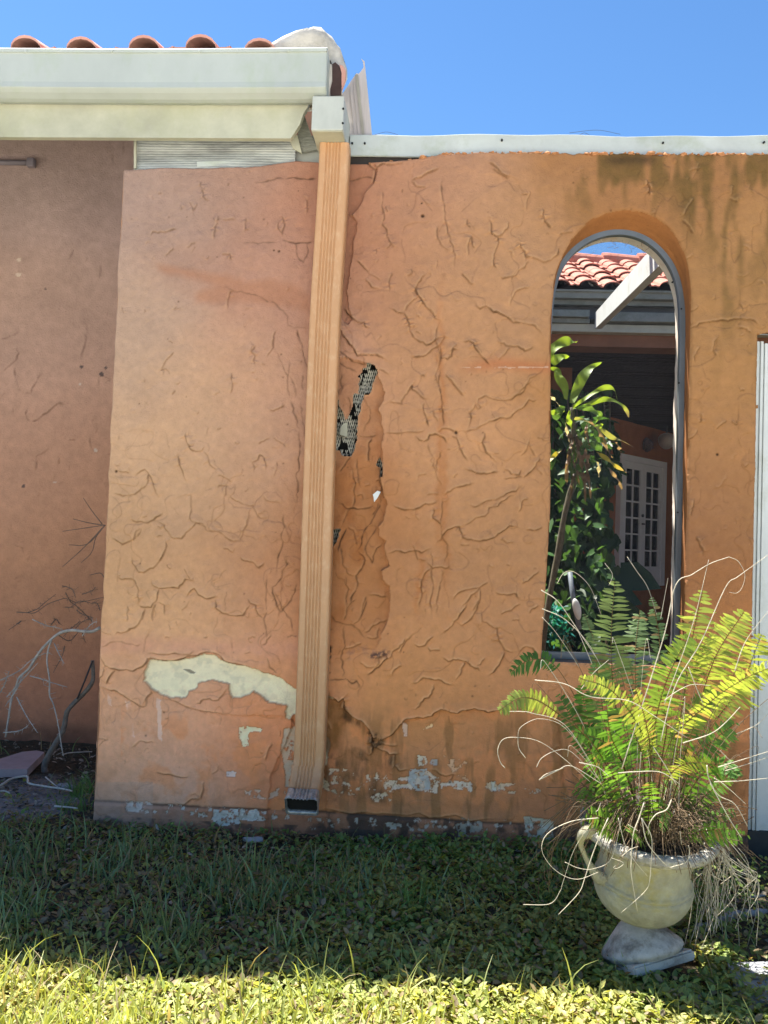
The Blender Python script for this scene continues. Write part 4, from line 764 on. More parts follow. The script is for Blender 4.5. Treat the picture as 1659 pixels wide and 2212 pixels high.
for z in np.linspace(ptop, .345, 60): path.append((pcx+.003*math.sin(z*2.3)+(.012*sstep(2.4, 3.3, np.array(z))), pyc+.002*math.sin(z*3), z, 0, 1))
for k, (y, z, a) in enumerate(((0, .335, 6), (-.004, .318, 14), (-.011, .302, 22), (-.020, .287, 30), (-.032, .273, 37), (-.046, .260, 43), (-.062, .248, 49), (-.080, .237, 54), (-.100, .228, 58))): path.append((pcx-.004, pyc+y, z, math.radians(a), 1+.05*((k % 2) == 0)*(k < 8)))
V = []
for (x, y, z, a, s_) in path:
    for (px, py) in sc_: V.append((x+px*s_, y+py*s_*math.cos(a), z-py*s_*math.sin(a)*-1*-1))
n = len(path); Fc = [(i*m+k, i*m+(k+1) % m, (i+1)*m+(k+1) % m, (i+1)*m+k) for i in range(n-1) for k in range(m)]
mkobj('pipe', V, Fc, m_pipe, ds, True)
lastp = path[-1]; V = []; ring2 = []
a = lastp[3]; dirv = (-math.sin(a)*1.0, -math.cos(a)*1.0)
steps = [(.004, 1.0, 0), (.02, .985, 0), (.05, 1.0, 0), (.078, 1.03, 0), (.080, 1.0, 0), (.05, .95, 0)]
V = []
for (t_, s_, _) in steps:
    for k, (px, py) in enumerate(sc_):
        w_ = 1+.03*math.sin(k*2.2)*(t_ > .03)
        V.append((lastp[0]+px*(s_+.006)*w_, lastp[1]+dirv[0]*t_+py*s_*(1.004+t_*1.6)*math.cos(a), lastp[2]+dirv[1]*t_*.8-py*s_*(1.004+t_*1.6)*math.sin(a)))
n = len(steps); Fc = [(i*m+k, i*m+(k+1) % m, (i+1)*m+(k+1) % m, (i+1)*m+k) for i in range(n-1) for k in range(m)]
out_ = mkobj('outlet', V, Fc, m_zinc, ds, True); mkobj('dark_mouth', V[(n-1)*m:n*m], [tuple(range(m))], m_black, out_)  # black plug face stands in for the shade inside the outlet
# ================================================================ WHITE PANEL DOOR on the right
dr = empty('white_door', (1.6, .1, .08), 'white ribbed aluminium door frame standing at the right edge beyond the pillar', 'door')
dz0, dz1 = P(1618, 1792, .06)[2], P(1645, 738, .06)[2]
mb = MB(); x = DXL+.016
for k, (w_, y) in enumerate(((.010, .058), (.006, .064), (.012, .054), (.005, .062), (.014, .052), (.05, .06))):
    mb.box((x, y, dz0), (x+w_, .12, dz1-.01*(k > 2))); x += w_+.0005
mb.build('jamb', m_white, dr)
MB().box((x+.004, .075, dz0+.02), (WX1-.004, .09, dz1-.004)).build('door_panel', m_white, dr)
mb = MB(); 
for zr in (dz0+.02, 1.1, dz1-.1): mb.box((x+.004, .06, zr), (WX1-.1, .0745, zr+.06), .004)
mb.build('rail', m_white, dr)
MB().box((DXL+.01, .05, -.05), (x+.1, .2, dz0-.002)).build('threshold', M('threshold', (.05, .045, .04), .9, var=.4), dr)
# ================================================================ COURTYARD HOUSE
BY = 3.9
bh = empty('courtyard_house', (1.9, BY, 0), 'house across the courtyard seen through the arch, pink tile roof over a dark porch', 'house')
def bz(v, Y=BY, u=1320): return P(u, v, Y)[2]
bx_a, bx_b = -1.0, 6.0
zg0, zg1, zg2, zg3, zg4, zg5 = bz(635), bz(658), bz(684), bz(706), bz(726), bz(752)
m_bg = M('back_gutter_grey', (.21, .225, .20), .6, var=.2, stain=(.10, .11, .07), stain_amt=.6, stain_scale=4); m_dg = M('back_dark_fascia', (.085, .09, .10), .7, var=.2)
g1 = MB().box((bx_a, BY-.16, zg1+.01), (bx_b, BY-.02, zg0-.02), .006).box((bx_a, BY-.18, zg0-.035), (bx_b, BY-.155, zg0-.015), .004).box((bx_a, BY-.10, zg1-.035), (bx_b, BY-.02, zg1+.008)).build('upper_gutter', m_bg, bh)
MB().box((bx_a, BY-.015, zg2-.03), (bx_b, BY+.05, zg1+.06)).build('dark_fascia', m_dg, bh)
split = P(1287, 700, BY-.2)[0]
g2 = MB().box((bx_a, BY-.22, zg3+.03), (split-.06, BY-.02, zg2-.002), .006).box((split+.02, BY-.20, zg3), (bx_b, BY-.02, zg2-.01), .006).box((bx_a, BY-.17, zg3-.012), (split-.05, BY-.02, zg3+.028)).build('lower_gutter', m_bg, bh)
MB().box((bx_a, BY-.14, zg4), (bx_b, BY+.06, zg3-.014), .005).build('porch_beam', M('porch_beam_paint', (.42, .43, .36), .7, var=.12), bh)
MB().box((bx_a, BY-.05, zg5), (bx_b, BY+.2, zg4-.002)).box((bx_a, BY+.9, -.1), (P(1236, 800, BY+.9)[0], BY+1.1, zg5)).build('porch_header', M('header_paint', (.22, .10, .055), .95, var=.2), bh)
m_ftile = M('salmon_tile', (.46, .165, .115), .85, var=.25, scale=8, stain=(.50, .26, .19), stain_amt=.5, stain_scale=3, bump=.4, bscale=50)
tile_roof('roof', bx_a, bx_b, BY-.2, zg0-.005, math.radians(25), 6, .245, .345, m_ftile, bh, .046, seed=9)
yr = BY-.2+6*.345*math.cos(math.radians(25)); zr = zg0-.005+6*.345*math.sin(math.radians(25))
mb = MB(); x = bx_a
while x < bx_b:
    mb.tube([(x, yr, zr+.01), (x+.05, yr, zr+.012), (x+.44, yr, zr-.004)], [.105, .105, .085], 14); x += .40
mb.build('ridge_tile', m_ftile, bh)
MB().prism([(bx_a, yr-.09, zr-.03), (bx_a, yr-.06, zr+.055), (bx_a, yr, zr+.055), (bx_a, yr, zr-.05)], (bx_b-bx_a, 0, 0)).build('ridge_mortar', m_mortar, bh)
MB().prism([(bx_a, BY-.1, zg0-.05), (bx_a, yr, zr-.07), (bx_a, yr+1.5, zr-.7), (bx_a, BY+.3, zg0-.12)], (bx_b-bx_a, 0, 0)).build('roof_deck', m_dark, bh)
# porch: ceiling of dark boards, end wall set at an angle, french doors
DD = 8.8
ceil = MB(); zc = zg5+.05; y = BY+.2
while y < 11.5: ceil.box((-1, y, zc+.004*math.sin(y*9)), (8, y+.13, zc+.04)); y += .14
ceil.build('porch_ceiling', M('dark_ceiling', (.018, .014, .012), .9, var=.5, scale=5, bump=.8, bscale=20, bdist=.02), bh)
MB().box((-1.2, BY, -.1), (-1, 11.5, zc)).box((7, BY, -.1), (7.2, 11.5, zc)).box((-1, 11.3, -.1), (7, 11.5, zc)).box((-1, BY+.1, -.1), (7, 11.3, .02)).build('porch_shell', M('shell', (.16, .09, .06), .95), bh)
# wall carrying the doors, running away to the right
A_ = P(1320, 1120, 8.4); B_ = P(1450, 1120, 9.9); dv = np.array([B_[0]-A_[0], B_[1]-A_[1], 0]); dv /= np.linalg.norm(dv); nv = np.array([dv[1], -dv[0], 0])
def onw(u, v, off=0.0):                            # survey point on that angled wall plane, off = distance in front of it
    d = ray(u, v); A0 = np.array([A_[0], A_[1], 0])+nv*off; t = ((A0-CAM)@nv)/(d@nv); return CAM+d*t
def wl(s, off, z): p = np.array([A_[0], A_[1], 0])+dv*s+nv*off; p[2] = z; return p
def wbox(mb, s0, s1, z0, z1, o0, o1):
    V = [wl(s, o, z) for s in (s0, s1) for o in (o0, o1) for z in (z0, z1)]
    return mb.add(V, [(0, 1, 3, 2), (4, 6, 7, 5), (0, 4, 5, 1), (2, 3, 7, 6), (0, 2, 6, 4), (1, 5, 7, 3)])
def sof(p): return (p-A_)@dv
wbox(MB(), -3.5, 4.0, -.1, zc, -.2, 0).build('porch_wall', M('porch_stucco', (.36, .13, .045), .95, var=.15, bump=.4), bh)
s0, s1 = sof(onw(1336, 1100, .05)), sof(onw(1435, 1100, .05)); z1 = .5*(onw(1336, 981, .05)[2]+onw(1435, 997, .05)[2]); z0 = .5*(onw(1336, 1270, .05)[2]+onw(1435, 1262, .05)[2])
m_dp = M('door_paint', (.82, .82, .84), .6, var=.05, bump=0); m_gl = M('dark_glass', (.01, .01, .014), .08, var=.3, bump=0)
fd = empty('french_doors', tuple(wl((s0+s1)/2, .05, z0)), 'white french double doors with small dark panes inside the porch', 'door')
sw = s1-s0; fw_ = sw*.075
mb = MB(); wbox(mb, s0, s0+fw_, z0, z1, .002, .08); wbox(mb, s1-fw_, s1, z0, z1, .002, .08); wbox(mb, s0+fw_, s1-fw_, z1-.09, z1, .002, .08); mb.build('door_frame', m_dp, fd)
hw = (s1-s0-2*fw_)/2
for k in range(2):
    a, b = s0+fw_+k*hw+.004, s0+fw_+(k+1)*hw-.004; st_ = hw*.14
    leaf = MB(); wbox(leaf, a, a+st_, z0+.01, z1-.095, .01, .06); wbox(leaf, b-st_, b, z0+.01, z1-.095, .01, .06); wbox(leaf, a+st_, b-st_, z1-.20, z1-.095, .01, .06); wbox(leaf, a+st_, b-st_, z0+.01, z0+.30, .01, .06)
    lf = leaf.build('door_leaf', m_dp, fd); gz0, gz1 = z0+.30, z1-.20
    mt = MB(); wbox(mt, (a+b)/2-.012, (a+b)/2+.012, gz0, gz1, .02, .055)
    for r in range(1, 6): zq = gz0+(gz1-gz0)*r/6; wbox(mt, a+st_, b-st_, zq-.012, zq+.012, .021, .054)
    mt.build('muntin', m_dp, lf)
    g_ = MB(); wbox(g_, a+st_, b-st_, gz0, gz1, .03, .036); g_.build('pane', m_gl, lf)
    if k == 0:
        h = MB(); c = wl(b-st_*.4, .07, z0+.95); h.tube([c, c+nv*.04, c+nv*.05-dv*.09], .012, 8); h.tube([c+np.array([0, 0, .13]), c+nv*.02+np.array([0, 0, .13])], .025, 10); h.build('handle', m_dg, lf)
lp = onw(1440, 948, .3)
lamp = empty('porch_lamp', tuple(lp), 'small round white glass lamp under the porch ceiling', 'lamp')
bm = bmesh.new(); bmesh.ops.create_uvsphere(bm, u_segments=20, v_segments=12, radius=.13)
for v_ in bm.verts: v_.co = Vector((v_.co.x+lp[0], v_.co.y+lp[1], v_.co.z*(1.25 if v_.co.z < 0 else .7)+lp[2]))
bm.verts.index_update(); mkobj('lamp_shade', [v_.co[:] for v_ in bm.verts], [[v_.index for v_ in f.verts] for f in bm.faces], M('milk_glass', (.5, .46, .42), .4, bump=0), lamp, True); bm.free()
MB().tube([lp+np.array([0, 0, .08]), np.array([lp[0], lp[1], zc])], .015, 8).build('stem', m_dg, lamp)
op = onw(1396, 963, .04); bm = bmesh.new(); V = []
orn = MB()
for k in range(9):
    a = math.pi*(.05+k/8*.9); c = op+dv*math.cos(a)*.10+np.array([0, 0, math.sin(a)*.12-.04]); orn.tube([c-np.array([0, 0, .05]), c+nv*.04, c+np.array([0, 0, .045])], [.01, .04, .012], 6)
orn.tube([op+np.array([0, 0, -.09]), op+nv*.05, op+np.array([0, 0, .05])], [.03, .055, .03], 8)
o = orn.build('wall_ornament', M('ornament', (.10, .06, .06), .6, var=.5), None, True); tag(o, 'dark carved ornament hung above the white french doors', 'ornament')
# white rafter crossing the courtyard
rb = P(1286, 690, BY-.25); rb = P(1292, 693, BY-.25); ra = P(1419, 562, .85)
ps_ = empty('sun_block_slats', (1, .6, 3.42), 'added row of unseen boards behind the wall head blocking the sun', 'slats')
for k_ in range(6): MB().box((-.35, .27+k_*.135, 3.42), (2.4, .27+k_*.135+.088, 3.44)).build('slat', m_dark, ps_)  # unseen boards added to break up the sun coming through the arch
rdv = (ra-rb)/np.linalg.norm(ra-rb); ra = rb+rdv*np.linalg.norm(ra-rb)*1.25
rs = np.cross(rdv, [0, 0, 1]); rs /= np.linalg.norm(rs)
h_ = .15; w_ = .055
V = [p+rs*a+np.array([0, 0, b]) for p in (rb, ra) for a in (-w_/2, w_/2) for b in (-h_/2, h_/2)]
raf = MB().add(V, [(0, 1, 3, 2), (4, 6, 7, 5), (0, 4, 5, 1), (2, 3, 7, 6), (0, 2, 6, 4), (1, 5, 7, 3)]).build('rafter', m_white); tag(raf, 'white painted rafter crossing the courtyard diagonally behind the arch', 'rafter')
# ================================================================ PLANTS: helpers
m_leaf = M('leaf', (.1, .2, .04), .5, attr=True, var=.15, scale=30, bump=0, transl=.35, spec=.4)
m_grass = M('grass_blade', (.1, .2, .04), .5, attr=True, var=.1, scale=20, bump=0, transl=.35, spec=.4)
m_litter = M('dead_leaf', (.1, .08, .05), .9, attr=True, var=.3, scale=40, bump=.2)
LV = np.array([(0, 0, 0), (.28, .24, .05), (.28, -.24, .05), (.38, 0, -.02), (.66, .21, .03), (.66, -.21, .03), (1, 0, -.10)])
LF = np.array([(0, 2, 3), (0, 3, 1), (2, 5, 3), (3, 4, 1), (3, 5, 6), (3, 6, 4)])
def scatter(name, pos, az, tilt, rollr, size, wid, colr, mat, parent=None, T=LV, TF=LF):
    n = len(pos); t = T[None]*np.stack([size, size*wid, size], -1)[:, None]
    cr_, sr_ = np.cos(rollr)[:, None], np.sin(rollr)[:, None]; y = t[..., 1]*cr_-t[..., 2]*sr_; z = t[..., 1]*sr_+t[..., 2]*cr_; x = t[..., 0]
    ct, st2 = np.cos(tilt)[:, None], np.sin(tilt)[:, None]; x2 = x*ct-z*st2; z2 = x*st2+z*ct
    ca, sa = np.cos(az)[:, None], np.sin(az)[:, None]; x3 = x2*ca-y*sa; y3 = x2*sa+y*ca
    V = np.stack([x3, y3, z2], -1)+pos[:, None]; m = len(T)
    Q = (TF[None]+(np.arange(n)*m)[:, None, None]).reshape(-1, 3)
    return fastmesh(name, V.reshape(-1, 3), Q, mat, np.repeat(colr, m, 0), True, parent)
def gz_(x, y): return (fbm(x, y, .5, 3)-.5)*.05+(fbm(x, y, .09, 9)-.5)*.03-.012
def blades(name, px, py, pz, L, W, az, lean, colr, mat, parent=None, seg=4):
    n = len(px); t = np.linspace(0, 1, seg+1)[None]; h = L[:, None]*t
    out = lean[:, None]*L[:, None]*t**2*1.0; z = h*np.sqrt(np.clip(1-(lean[:, None]*t)**2*.55, .1, 1)); w = W[:, None]*(1-t**1.6)*.5+.0003
    ca, sa = np.cos(az)[:, None], np.sin(az)[:, None]
    cx, cy = px[:, None]+out*ca, py[:, None]+out*sa
    sd_ = rng.uniform(0, 6.28, n); sx, sy = np.cos(sd_)[:, None], np.sin(sd_)[:, None]
    A = np.stack([cx+sx*w, cy+sy*w, pz[:, None]+z], -1); B = np.stack([cx-sx*w, cy-sy*w, pz[:, None]+z], -1)
    V = np.concatenate([A, B], 1); m = 2*(seg+1); b = (np.arange(n)*m)[:, None, None]
    q = np.array([(k, k+1, seg+2+k, seg+1+k) for k in range(seg)])[None]
    return fastmesh(name, V.reshape(-1, 3), (q+b).reshape(-1, 4), mat, np.repeat(colr, m, 0), True, parent)
# ---------------------------------------------------------------- ground cover
def blocked(x, y):
    return ((y > -.03) & (x > WX0-.02)) | (y > HY-.02) | ((np.abs(x-(-2.35)) < .22) & (np.abs(y-.85) < .16)) | (np.hypot((x-.78)/.16, (y+1.05)/.16) < 1)
def field(n, x0, x1, y0, y1, dens, seed):
    r = np.random.default_rng(seed); x = r.uniform(x0, x1, n); y = r.uniform(y0, y1, n); k = (r.random(n) < dens(x, y)) & ~blocked(x, y); return x[k], y[k], r
def dleaf(x, y):
    d = .34+.66*sstep(-.9, -.1, x+.5*(fbm(x, y, .4, 71)-.5))+.5*sstep(-1.15, -1.4, y)+.25*sstep(.5, .6, fbm(x, y, .2, 75))
    d *= 1-.85*sstep(.95, 1.25, x+.2*(fbm(x, y, .2, 76)-.5))*sstep(-1.25, -1.05, y)
    d *= .5+.5*sstep(.36, .5, fbm(x, y, .22, 72)); d *= 1-.97*sstep(.35, -.05, y+.35*(x < -1.6)*0)*0
    return np.clip(d, 0, 1)*np.where(y > .0, .10, 1)
x, y, r = field(190000, -3.0, 2.4, -2.2, .6, dleaf, 5); n = len(x)
g = fbm(x, y, .35, 33); h = gz_(x, y)+r.uniform(.004, .045, n)*(.5+sstep(-.5, .3, x))
yel = np.clip(.15+.9*sstep(.45, .65, fbm(x, y, .15, 35))*.6+sstep(-1.0, -1.6, y)*.55+r.normal(0, .15, n)-.3*sstep(-.6, -.1, y), 0, 1)[:, None]
c = np.array([.17, .26, .055])*(1-yel)+np.array([.36, .36, .11])*yel; c = c*(1+.15*sstep(-1.15, -1.4, y))[:, None]  # leaves paler and yellower in the sunny strip, sunlight put into their colour
c = c*(.65+.7*r.random((n, 1))); br = (r.random(n) < .14+.45*sstep(.1, -.9, x)*sstep(-1.5, -.8, y)); c[br] = np.array([.26, .20, .11])*(.6+.8*r.random((br.sum(), 1)))
o = scatter('ground_cover', np.stack([x, y, h], -1), r.uniform(0, 6.28, n), r.uniform(-.1, .9, n), r.normal(0, .35, n), r.uniform(.016, .034, n), r.uniform(.9, 1.3, n), c, m_leaf)
tag(o, 'low creeping green ground cover leaves over the bare soil', 'ground cover', kind='stuff')
def dgr(x, y):
    d = .16+.75*sstep(.3, -1.0, x)*sstep(-.25, -.6, y)+.5*sstep(-1.12, -1.45, y)*(.5+.5*sstep(.6, -.5, x)); d *= sstep(.38, .6, fbm(x, y, .16, 91))*1.3+.08
    return np.clip(d, 0, 1)*np.where(y > -.1, .12, 1)*(1-.8*sstep(.9, 1.2, x)*(y > -1.2))
x, y, r = field(60000, -3.2, 2.4, -2.5, 1.3, dgr, 8); n = len(x)
cl = r.random(n) < .6; x = np.where(cl, np.round(x/.055)*.055+r.normal(0, .010, n), x); y = np.where(cl, np.round(y/.055)*.055+r.normal(0, .010, n), y); k = ~blocked(x, y); x, y = x[k], y[k]; n = len(x)
L = r.uniform(.035, .11, n)*(.8+.7*fbm(x, y, .2, 93)); tall = r.random(n) < .05; L[tall] = r.uniform(.13, .21, tall.sum())
c = np.array([.18, .27, .12])*(.6+.8*r.random((n, 1))); yl = (sstep(-1.0, -1.5, y)*.9)[:, None]; c = c*(1-yl)+np.array([.38, .42, .13])*yl*(.6+.8*r.random((n, 1))); dd = r.random(n) < .12; c[dd] = np.array([.35, .29, .17])  # blades in the sunny strip also get sunlight painted into their colour
o = blades('grass', x, y, gz_(x, y)-.005, L, r.uniform(.004, .0105, n), r.uniform(0, 6.28, n), r.uniform(.1, .9, n), c, m_grass)
tag(o, 'scattered green grass blades growing up through the ground cover', 'grass', kind='stuff')
# grass tufts one can tell apart: at the wall corner and in the sunny strip
for i, (u, v, nb, Lm, lab) in enumerate(((182, 1712, 70, .16, 'green grass tuft at the left foot of the orange wall'), (160, 1745, 50, .14, 'grass tuft on bare soil just left of the wall corner'), (880, 1960, 60, .17, 'blue green grass tuft in the shade below the broken downspout'), (1190, 1950, 50, .15, 'grass tuft in the shade left of the stone urn'))):
    p = G(u, v); r = np.random.default_rng(50+i); x = p[0]+r.normal(0, .045, nb); y = p[1]+r.normal(0, .03, nb)
    o = blades('grass_tuft', x, y, gz_(x, y)-.005, r.uniform(.4, 1, nb)*Lm, r.uniform(.004, .008, nb), r.uniform(0, 6.28, nb), r.uniform(.2, 1, nb), np.array([.14, .26, .08])*(.6+.8*r.random((nb, 1))), m_grass); tag(o, lab, 'grass tuft', 'grass tufts')
# litter
def dlit(x, y): return np.clip(.25+.5*sstep(-1.0, -1.6, x)+.6*sstep(.7, 1.1, x)*(y > -1.3)+.5*sstep(-.3, -.1, y), 0, 1)
x, y, r = field(16000, -3.4, 2.6, -1.6, 1.4, dlit, 12); n = len(x)
c = np.array([[.16, .11, .07], [.09, .065, .045], [.26, .21, .15], [.38, .32, .24]])[r.integers(0, 4, n)]*(.5+.8*r.random((n, 1)))
o = scatter('leaf_litter', np.stack([x, y, gz_(x, y)+.006+.012*r.random(n)], -1), r.uniform(0, 6.28, n), r.normal(0, .35, n), r.normal(0, .5, n), r.uniform(.012, .04, n), r.uniform(.4, 1.1, n), c, m_litter)
tag(o, 'dead brown leaf litter and twigs strewn over the soil', 'leaf litter', kind='stuff')
# ---------------------------------------------------------------- slabs, stones, sticks
m_stone = M('grey_stone', (.28, .27, .26), .95, var=.3, scale=15, bump=.7, bscale=40, bdist=.006)
m_pav = M('pink_paver', (.40, .30, .29), .9, var=.12, scale=12, stain=(.25, .2, .19), stain_amt=.4, bump=.4)
BL = lambda x, y, z=0.0: G(.24*x, 1261+.24*y, z)
q = [BL(*t, .05) for t in ((-120, 1690), (200, 1512), (330, 1500), (400, 1515), (245, 1668), (0, 1668))]; q[0] = BL(-260, 1655, .05)
bmq = MB().prism([a-np.array([0, 0, .045]) for a in q], (0, 0, .045)); o = bmq.build('paving_slab', m_pav); tag(o, 'pinkish square paving slab lying on soil at the left edge', 'slab')
RS = lambda x, y, z=0.0: G(1393.6+.22*x, 1725+.22*y, z)
for t, lab in (([(810, 1612), (1300, 1595), (1300, 1762), (885, 1768), (830, 1690)], 'broken grey concrete slab right of the urn foot'), ([(862, 1785), (1300, 1780), (1300, 2010), (1010, 1955), (905, 1870)], 'second broken concrete slab nearest the lawn at right')):
    q = [RS(a, b, .035) for a, b in t]; o = MB().prism([a-np.array([0, 0, .03]) for a in q], (0, 0, .03)).build('concrete_slab', M('slab', (.30, .31, .32), .95, var=.35, scale=12, bump=.9, bscale=25, bdist=.01)); tag(o, lab, 'slab', 'broken slabs by the urn')
def stone(c, rx, ry, rz, mat, lab, name='stone'):
    bm = bmesh.new(); bmesh.ops.create_icosphere(bm, subdivisions=3, radius=1)
    for v_ in bm.verts:
        f = 1+.28*math.sin(v_.co.x*4+c[0]*9)*math.cos(v_.co.y*3.3+c[1]*7)+random.uniform(-.04, .04); v_.co = Vector((v_.co.x*rx*f+c[0], v_.co.y*ry*f+c[1], max(v_.co.z, -.4)*rz*f+c[2]))
    bm.verts.index_update(); o = mkobj(name, [v_.co[:] for v_ in bm.verts], [[v_.index for v_ in f.verts] for f in bm.faces], mat, None, True); bm.free(); tag(o, lab, 'stone', 'small stones on the soil'); return o
stone(G(1205, 1842, .01), .055, .035, .02, m_stone, 'flat grey stone beside the wall foot left of the urn')
stone(G(548, 1815, .01), .045, .025, .015, m_stone, 'small grey stone on the ground left of the downspout')
0 and stone(G(670, 1808, .02), .022, .02, .04, m_stone, 'dark grey stone standing right under the downspout outlet')
stone(G(1480, 2160, .01), .06, .05, .03, m_stone, 'rough grey stone in front of the urn foot by the slab')
stone(G(140, 1700, .01), .04, .03, .02, m_stone, 'grey stone on the sandy patch near the bare shrub')
m_stick = M('pale_stick', (.55, .50, .42), .85, var=.3, scale=30, bump=.4)
for s_, rr_, lab in (('-40,1830 30,1800 100,1755 240,1732 250,1770 270,1800 450,1830 560,1845 650,1865', .007, 'crooked pale stick lying across the sandy patch'), ('410,1740 470,1790 520,1830', .004, 'short straight twig on the sandy patch'), ('490,2003 600,2010 700,2022', .006, 'pale twig on soil just left of the wall corner'), ('-20,1870 40,1865 90,1885', .005, 'pale twig end at the left picture edge'), ('560,1540 640,1520 830,1510', .004, 'thin twig lying behind the bare shrub stem')):
    ps = [BL(*map(float, t.split(',')), .025) for t in s_.split()]; o = MB().tube(spline(ps, 24), list(np.linspace(rr_, rr_*.6, 24)), 6, jit=.3).build('stick', m_stick, None, True); tag(o, lab, 'stick', 'sticks on the sand')
for s_, rr_, lab in (('380,1310 520,1270 640,1240 700,1190 860,1150 1100,1120 1190,1100', .018, 'weathered grey board lying on the ground behind the urn'), ('1020,965 1100,960 1180,950', .006, 'thin pale stick right of the urn')):
    ps = [RS(*map(float, t.split(',')), .02) for t in s_.split()]; o = MB().tube(spline(ps, 20), list(rr_*(.4+.6*np.sin(np.linspace(.2, 3, 20)))), 6, jit=.6).build('stick', m_stone, None, True); tag(o, lab, 'stick')
# ---------------------------------------------------------------- bare shrub at the left
sh = empty('bare_shrub', tuple(G(96, 1662)), 'leafless shrub with a bent grey stem and pale thorny branches left of the wall', 'shrub')
m_bark = M('grey_bark', (.17, .145, .12), .9, var=.4, scale=25, bump=.7); m_pale = M('pale_bark', (.40, .37, .33), .85, var=.35, scale=25, bump=.5); m_twig = M('brown_twig', (.15, .10, .075), .9, var=.3)
SP = lambda s_, Y: [P(.24*float(t.split(',')[0]), 1261+.24*float(t.split(',')[1]), Y if not hasattr(Y, '__len__') else Y[0]) for t in s_.split()]
st0 = SP('405,1700 400,1640 430,1560 500,1440 560,1340 585,1250 605,1150 680,1060 780,960 835,870 838,780 832,690', .80)
MB().tube(spline(st0, 60), list(np.linspace(.019, .010, 60)), 10, jit=.15).build('stem', m_bark, sh, True)
MB().tube(SP('695,1035 760,880 832,695', .78), .005, 6).build('stem', M('dark_stem', (.05, .045, .045), .8), sh, True)
def branch(s_, Y, r0_, mat, thorn=True):
    ps = spline(SP(s_, Y), 40); ps[:, 1] += np.linspace(0, rng.uniform(-.12, .12), 40); mb = MB().tube(ps, list(np.linspace(r0_, r0_*.55, 40)), 7, jit=.25)
    if thorn:
        for k in range(3, 39, 2):
            d = rng.normal(0, 1, 3); d /= np.linalg.norm(d); mb.tube([ps[k], ps[k]+d*rng.uniform(.01, .035)], [r0_*.35, .0006], 4)
    mb.build('branch', mat, sh, True)
branch('900,395 830,430 740,430 640,420 520,450 400,550 310,660 240,770 150,850 110,950 70,1050 50,1150 30,1260 5,1400', .62, .0095, m_pale)
branch('465,500 440,600 440,700 470,850 480,990 520,1060 560,1180 590,1290 620,1430 645,1510', .60, .0048, m_pale)
for s_ in ('490,540 560,600 655,692', '290,320 400,380 470,400 510,430', '270,830 400,850 500,870 670,905', '0,870 150,790 240,700 330,650 380,640', '0,985 90,880 170,760', '30,1340 180,1320 275,1268', '150,1020 280,1170 420,1300', '740,470 800,390 850,350 890,338', '60,1020 150,930 260,820 380,700', '205,820 180,940 110,1080'):
    branch(s_, .6, .0032, m_pale)
for s_ in ('150,255 230,262 300,262 400,190 500,150 560,140 640,180 700,170 900,125', '240,262 320,230 380,170 460,100', '690,240 780,270 900,292', '740,95 850,60 900,25', '560,20 640,30 700,50 745,115', '590,80 620,160 660,205', '590,210 660,205 760,150 900,170', '720,340 640,400 560,480', '830,340 780,250 740,180', '900,240 860,180 800,170', '680,400 780,330 900,300', '580,560 560,650 480,800', '520,460 600,520 670,440 690,550', '150,360 230,330 160,400', '460,370 540,310 600,350'):
    branch(s_, .68, .0028, m_twig)
for s_ in ('660,2 0', ):
    pass
for a in (((300, 1960), (400, 1945), (505, 1930)), ((400, 1800), (440, 1860), (490, 1925)), ((390, 2110), (440, 2060), (460, 1990), (505, 1930)), ((330, 2025), (420, 2020), (500, 1935)), ((300, 2130), (400, 2040), (490, 1945)), ((350, 1900), (430, 1920), (500, 1930)), ((430, 2170), (480, 2160), (500, 2180))):
    ps = spline([P(.4502*x_, 265.5+.4502*y_, .5) for x_, y_ in a], 16); MB().tube(ps, list(np.linspace(.0018, .003, 16)), 5, jit=.3).build('branch', m_twig, sh, True)
# ---------------------------------------------------------------- URN
UY = -1.08
uc = P(1393, 1930, UY); urn = empty('stone_urn', (float(uc[0]), UY, 0), 'mossy cast stone urn with rolled rim and handles, broken off tilted on its foot', 'urn')
m_urn = M('urn_stone', (.34, .32, .23), .95, var=.25, scale=14, stain=(.33, .27, .055), stain_amt=1.0, stain_scale=4, bump=1, bscale=35, bdist=.010)
m_foot = M('foot_stone', (.50, .455, .39), .95, var=.3, scale=12, stain=(.13, .10, .07), stain_amt=.9, stain_scale=9, bump=.8, bscale=40, bdist=.006)
px = 1/1797*float(np.dot(uc-CAM, Fw))              # metres per survey pixel at the urn
def lathe(prof, n, xf, wob=.0):
    V = []; m = len(prof)
    for i in range(n):
        a = 2*math.pi*i/n
        for r_, z in prof: V.append(xf(r_*math.cos(a)*(1+wob*math.sin(3*a+z*20)), r_*math.sin(a), z))
    return V, [(i*m+k, i*m+k+1, ((i+1) % n)*m+k+1, ((i+1) % n)*m+k) for i in range(n) for k in range(m-1)]
tl = Matrix.Rotation(math.radians(-6), 3, 'Y') @ Matrix.Rotation(math.radians(13), 3, 'X')
tl = Matrix.Rotation(math.radians(2.5), 3, 'Y') @ Matrix.Rotation(math.radians(9), 3, 'X')
b0 = P(1380, 1975, UY); s_ = px*.345
def ux(x, y, z): v_ = tl @ Vector((x, y, z)); return (b0[0]+v_.x, b0[1]+v_.y, b0[2]+v_.z)
kp = [(0, 0), (70, 2), (140, 10), (205, 38), (256, 86), (288, 145), (300, 195), (299, 228), (291, 240), (296, 250), (292, 262), (282, 274), (275, 310), (272, 380), (274, 440), (290, 480), (325, 505), (370, 520), (398, 532), (414, 555), (412, 580), (398, 594), (375, 598), (352, 588), (335, 565), (290, 530), (255, 470), (258, 400), (0, 390)]
pf = [(a*s_, b*s_) for a, b in kp]; pf0 = pf; pf = spline([(a, b, 0) for a, b in pf0[:18]], 90)[:, :2].tolist()
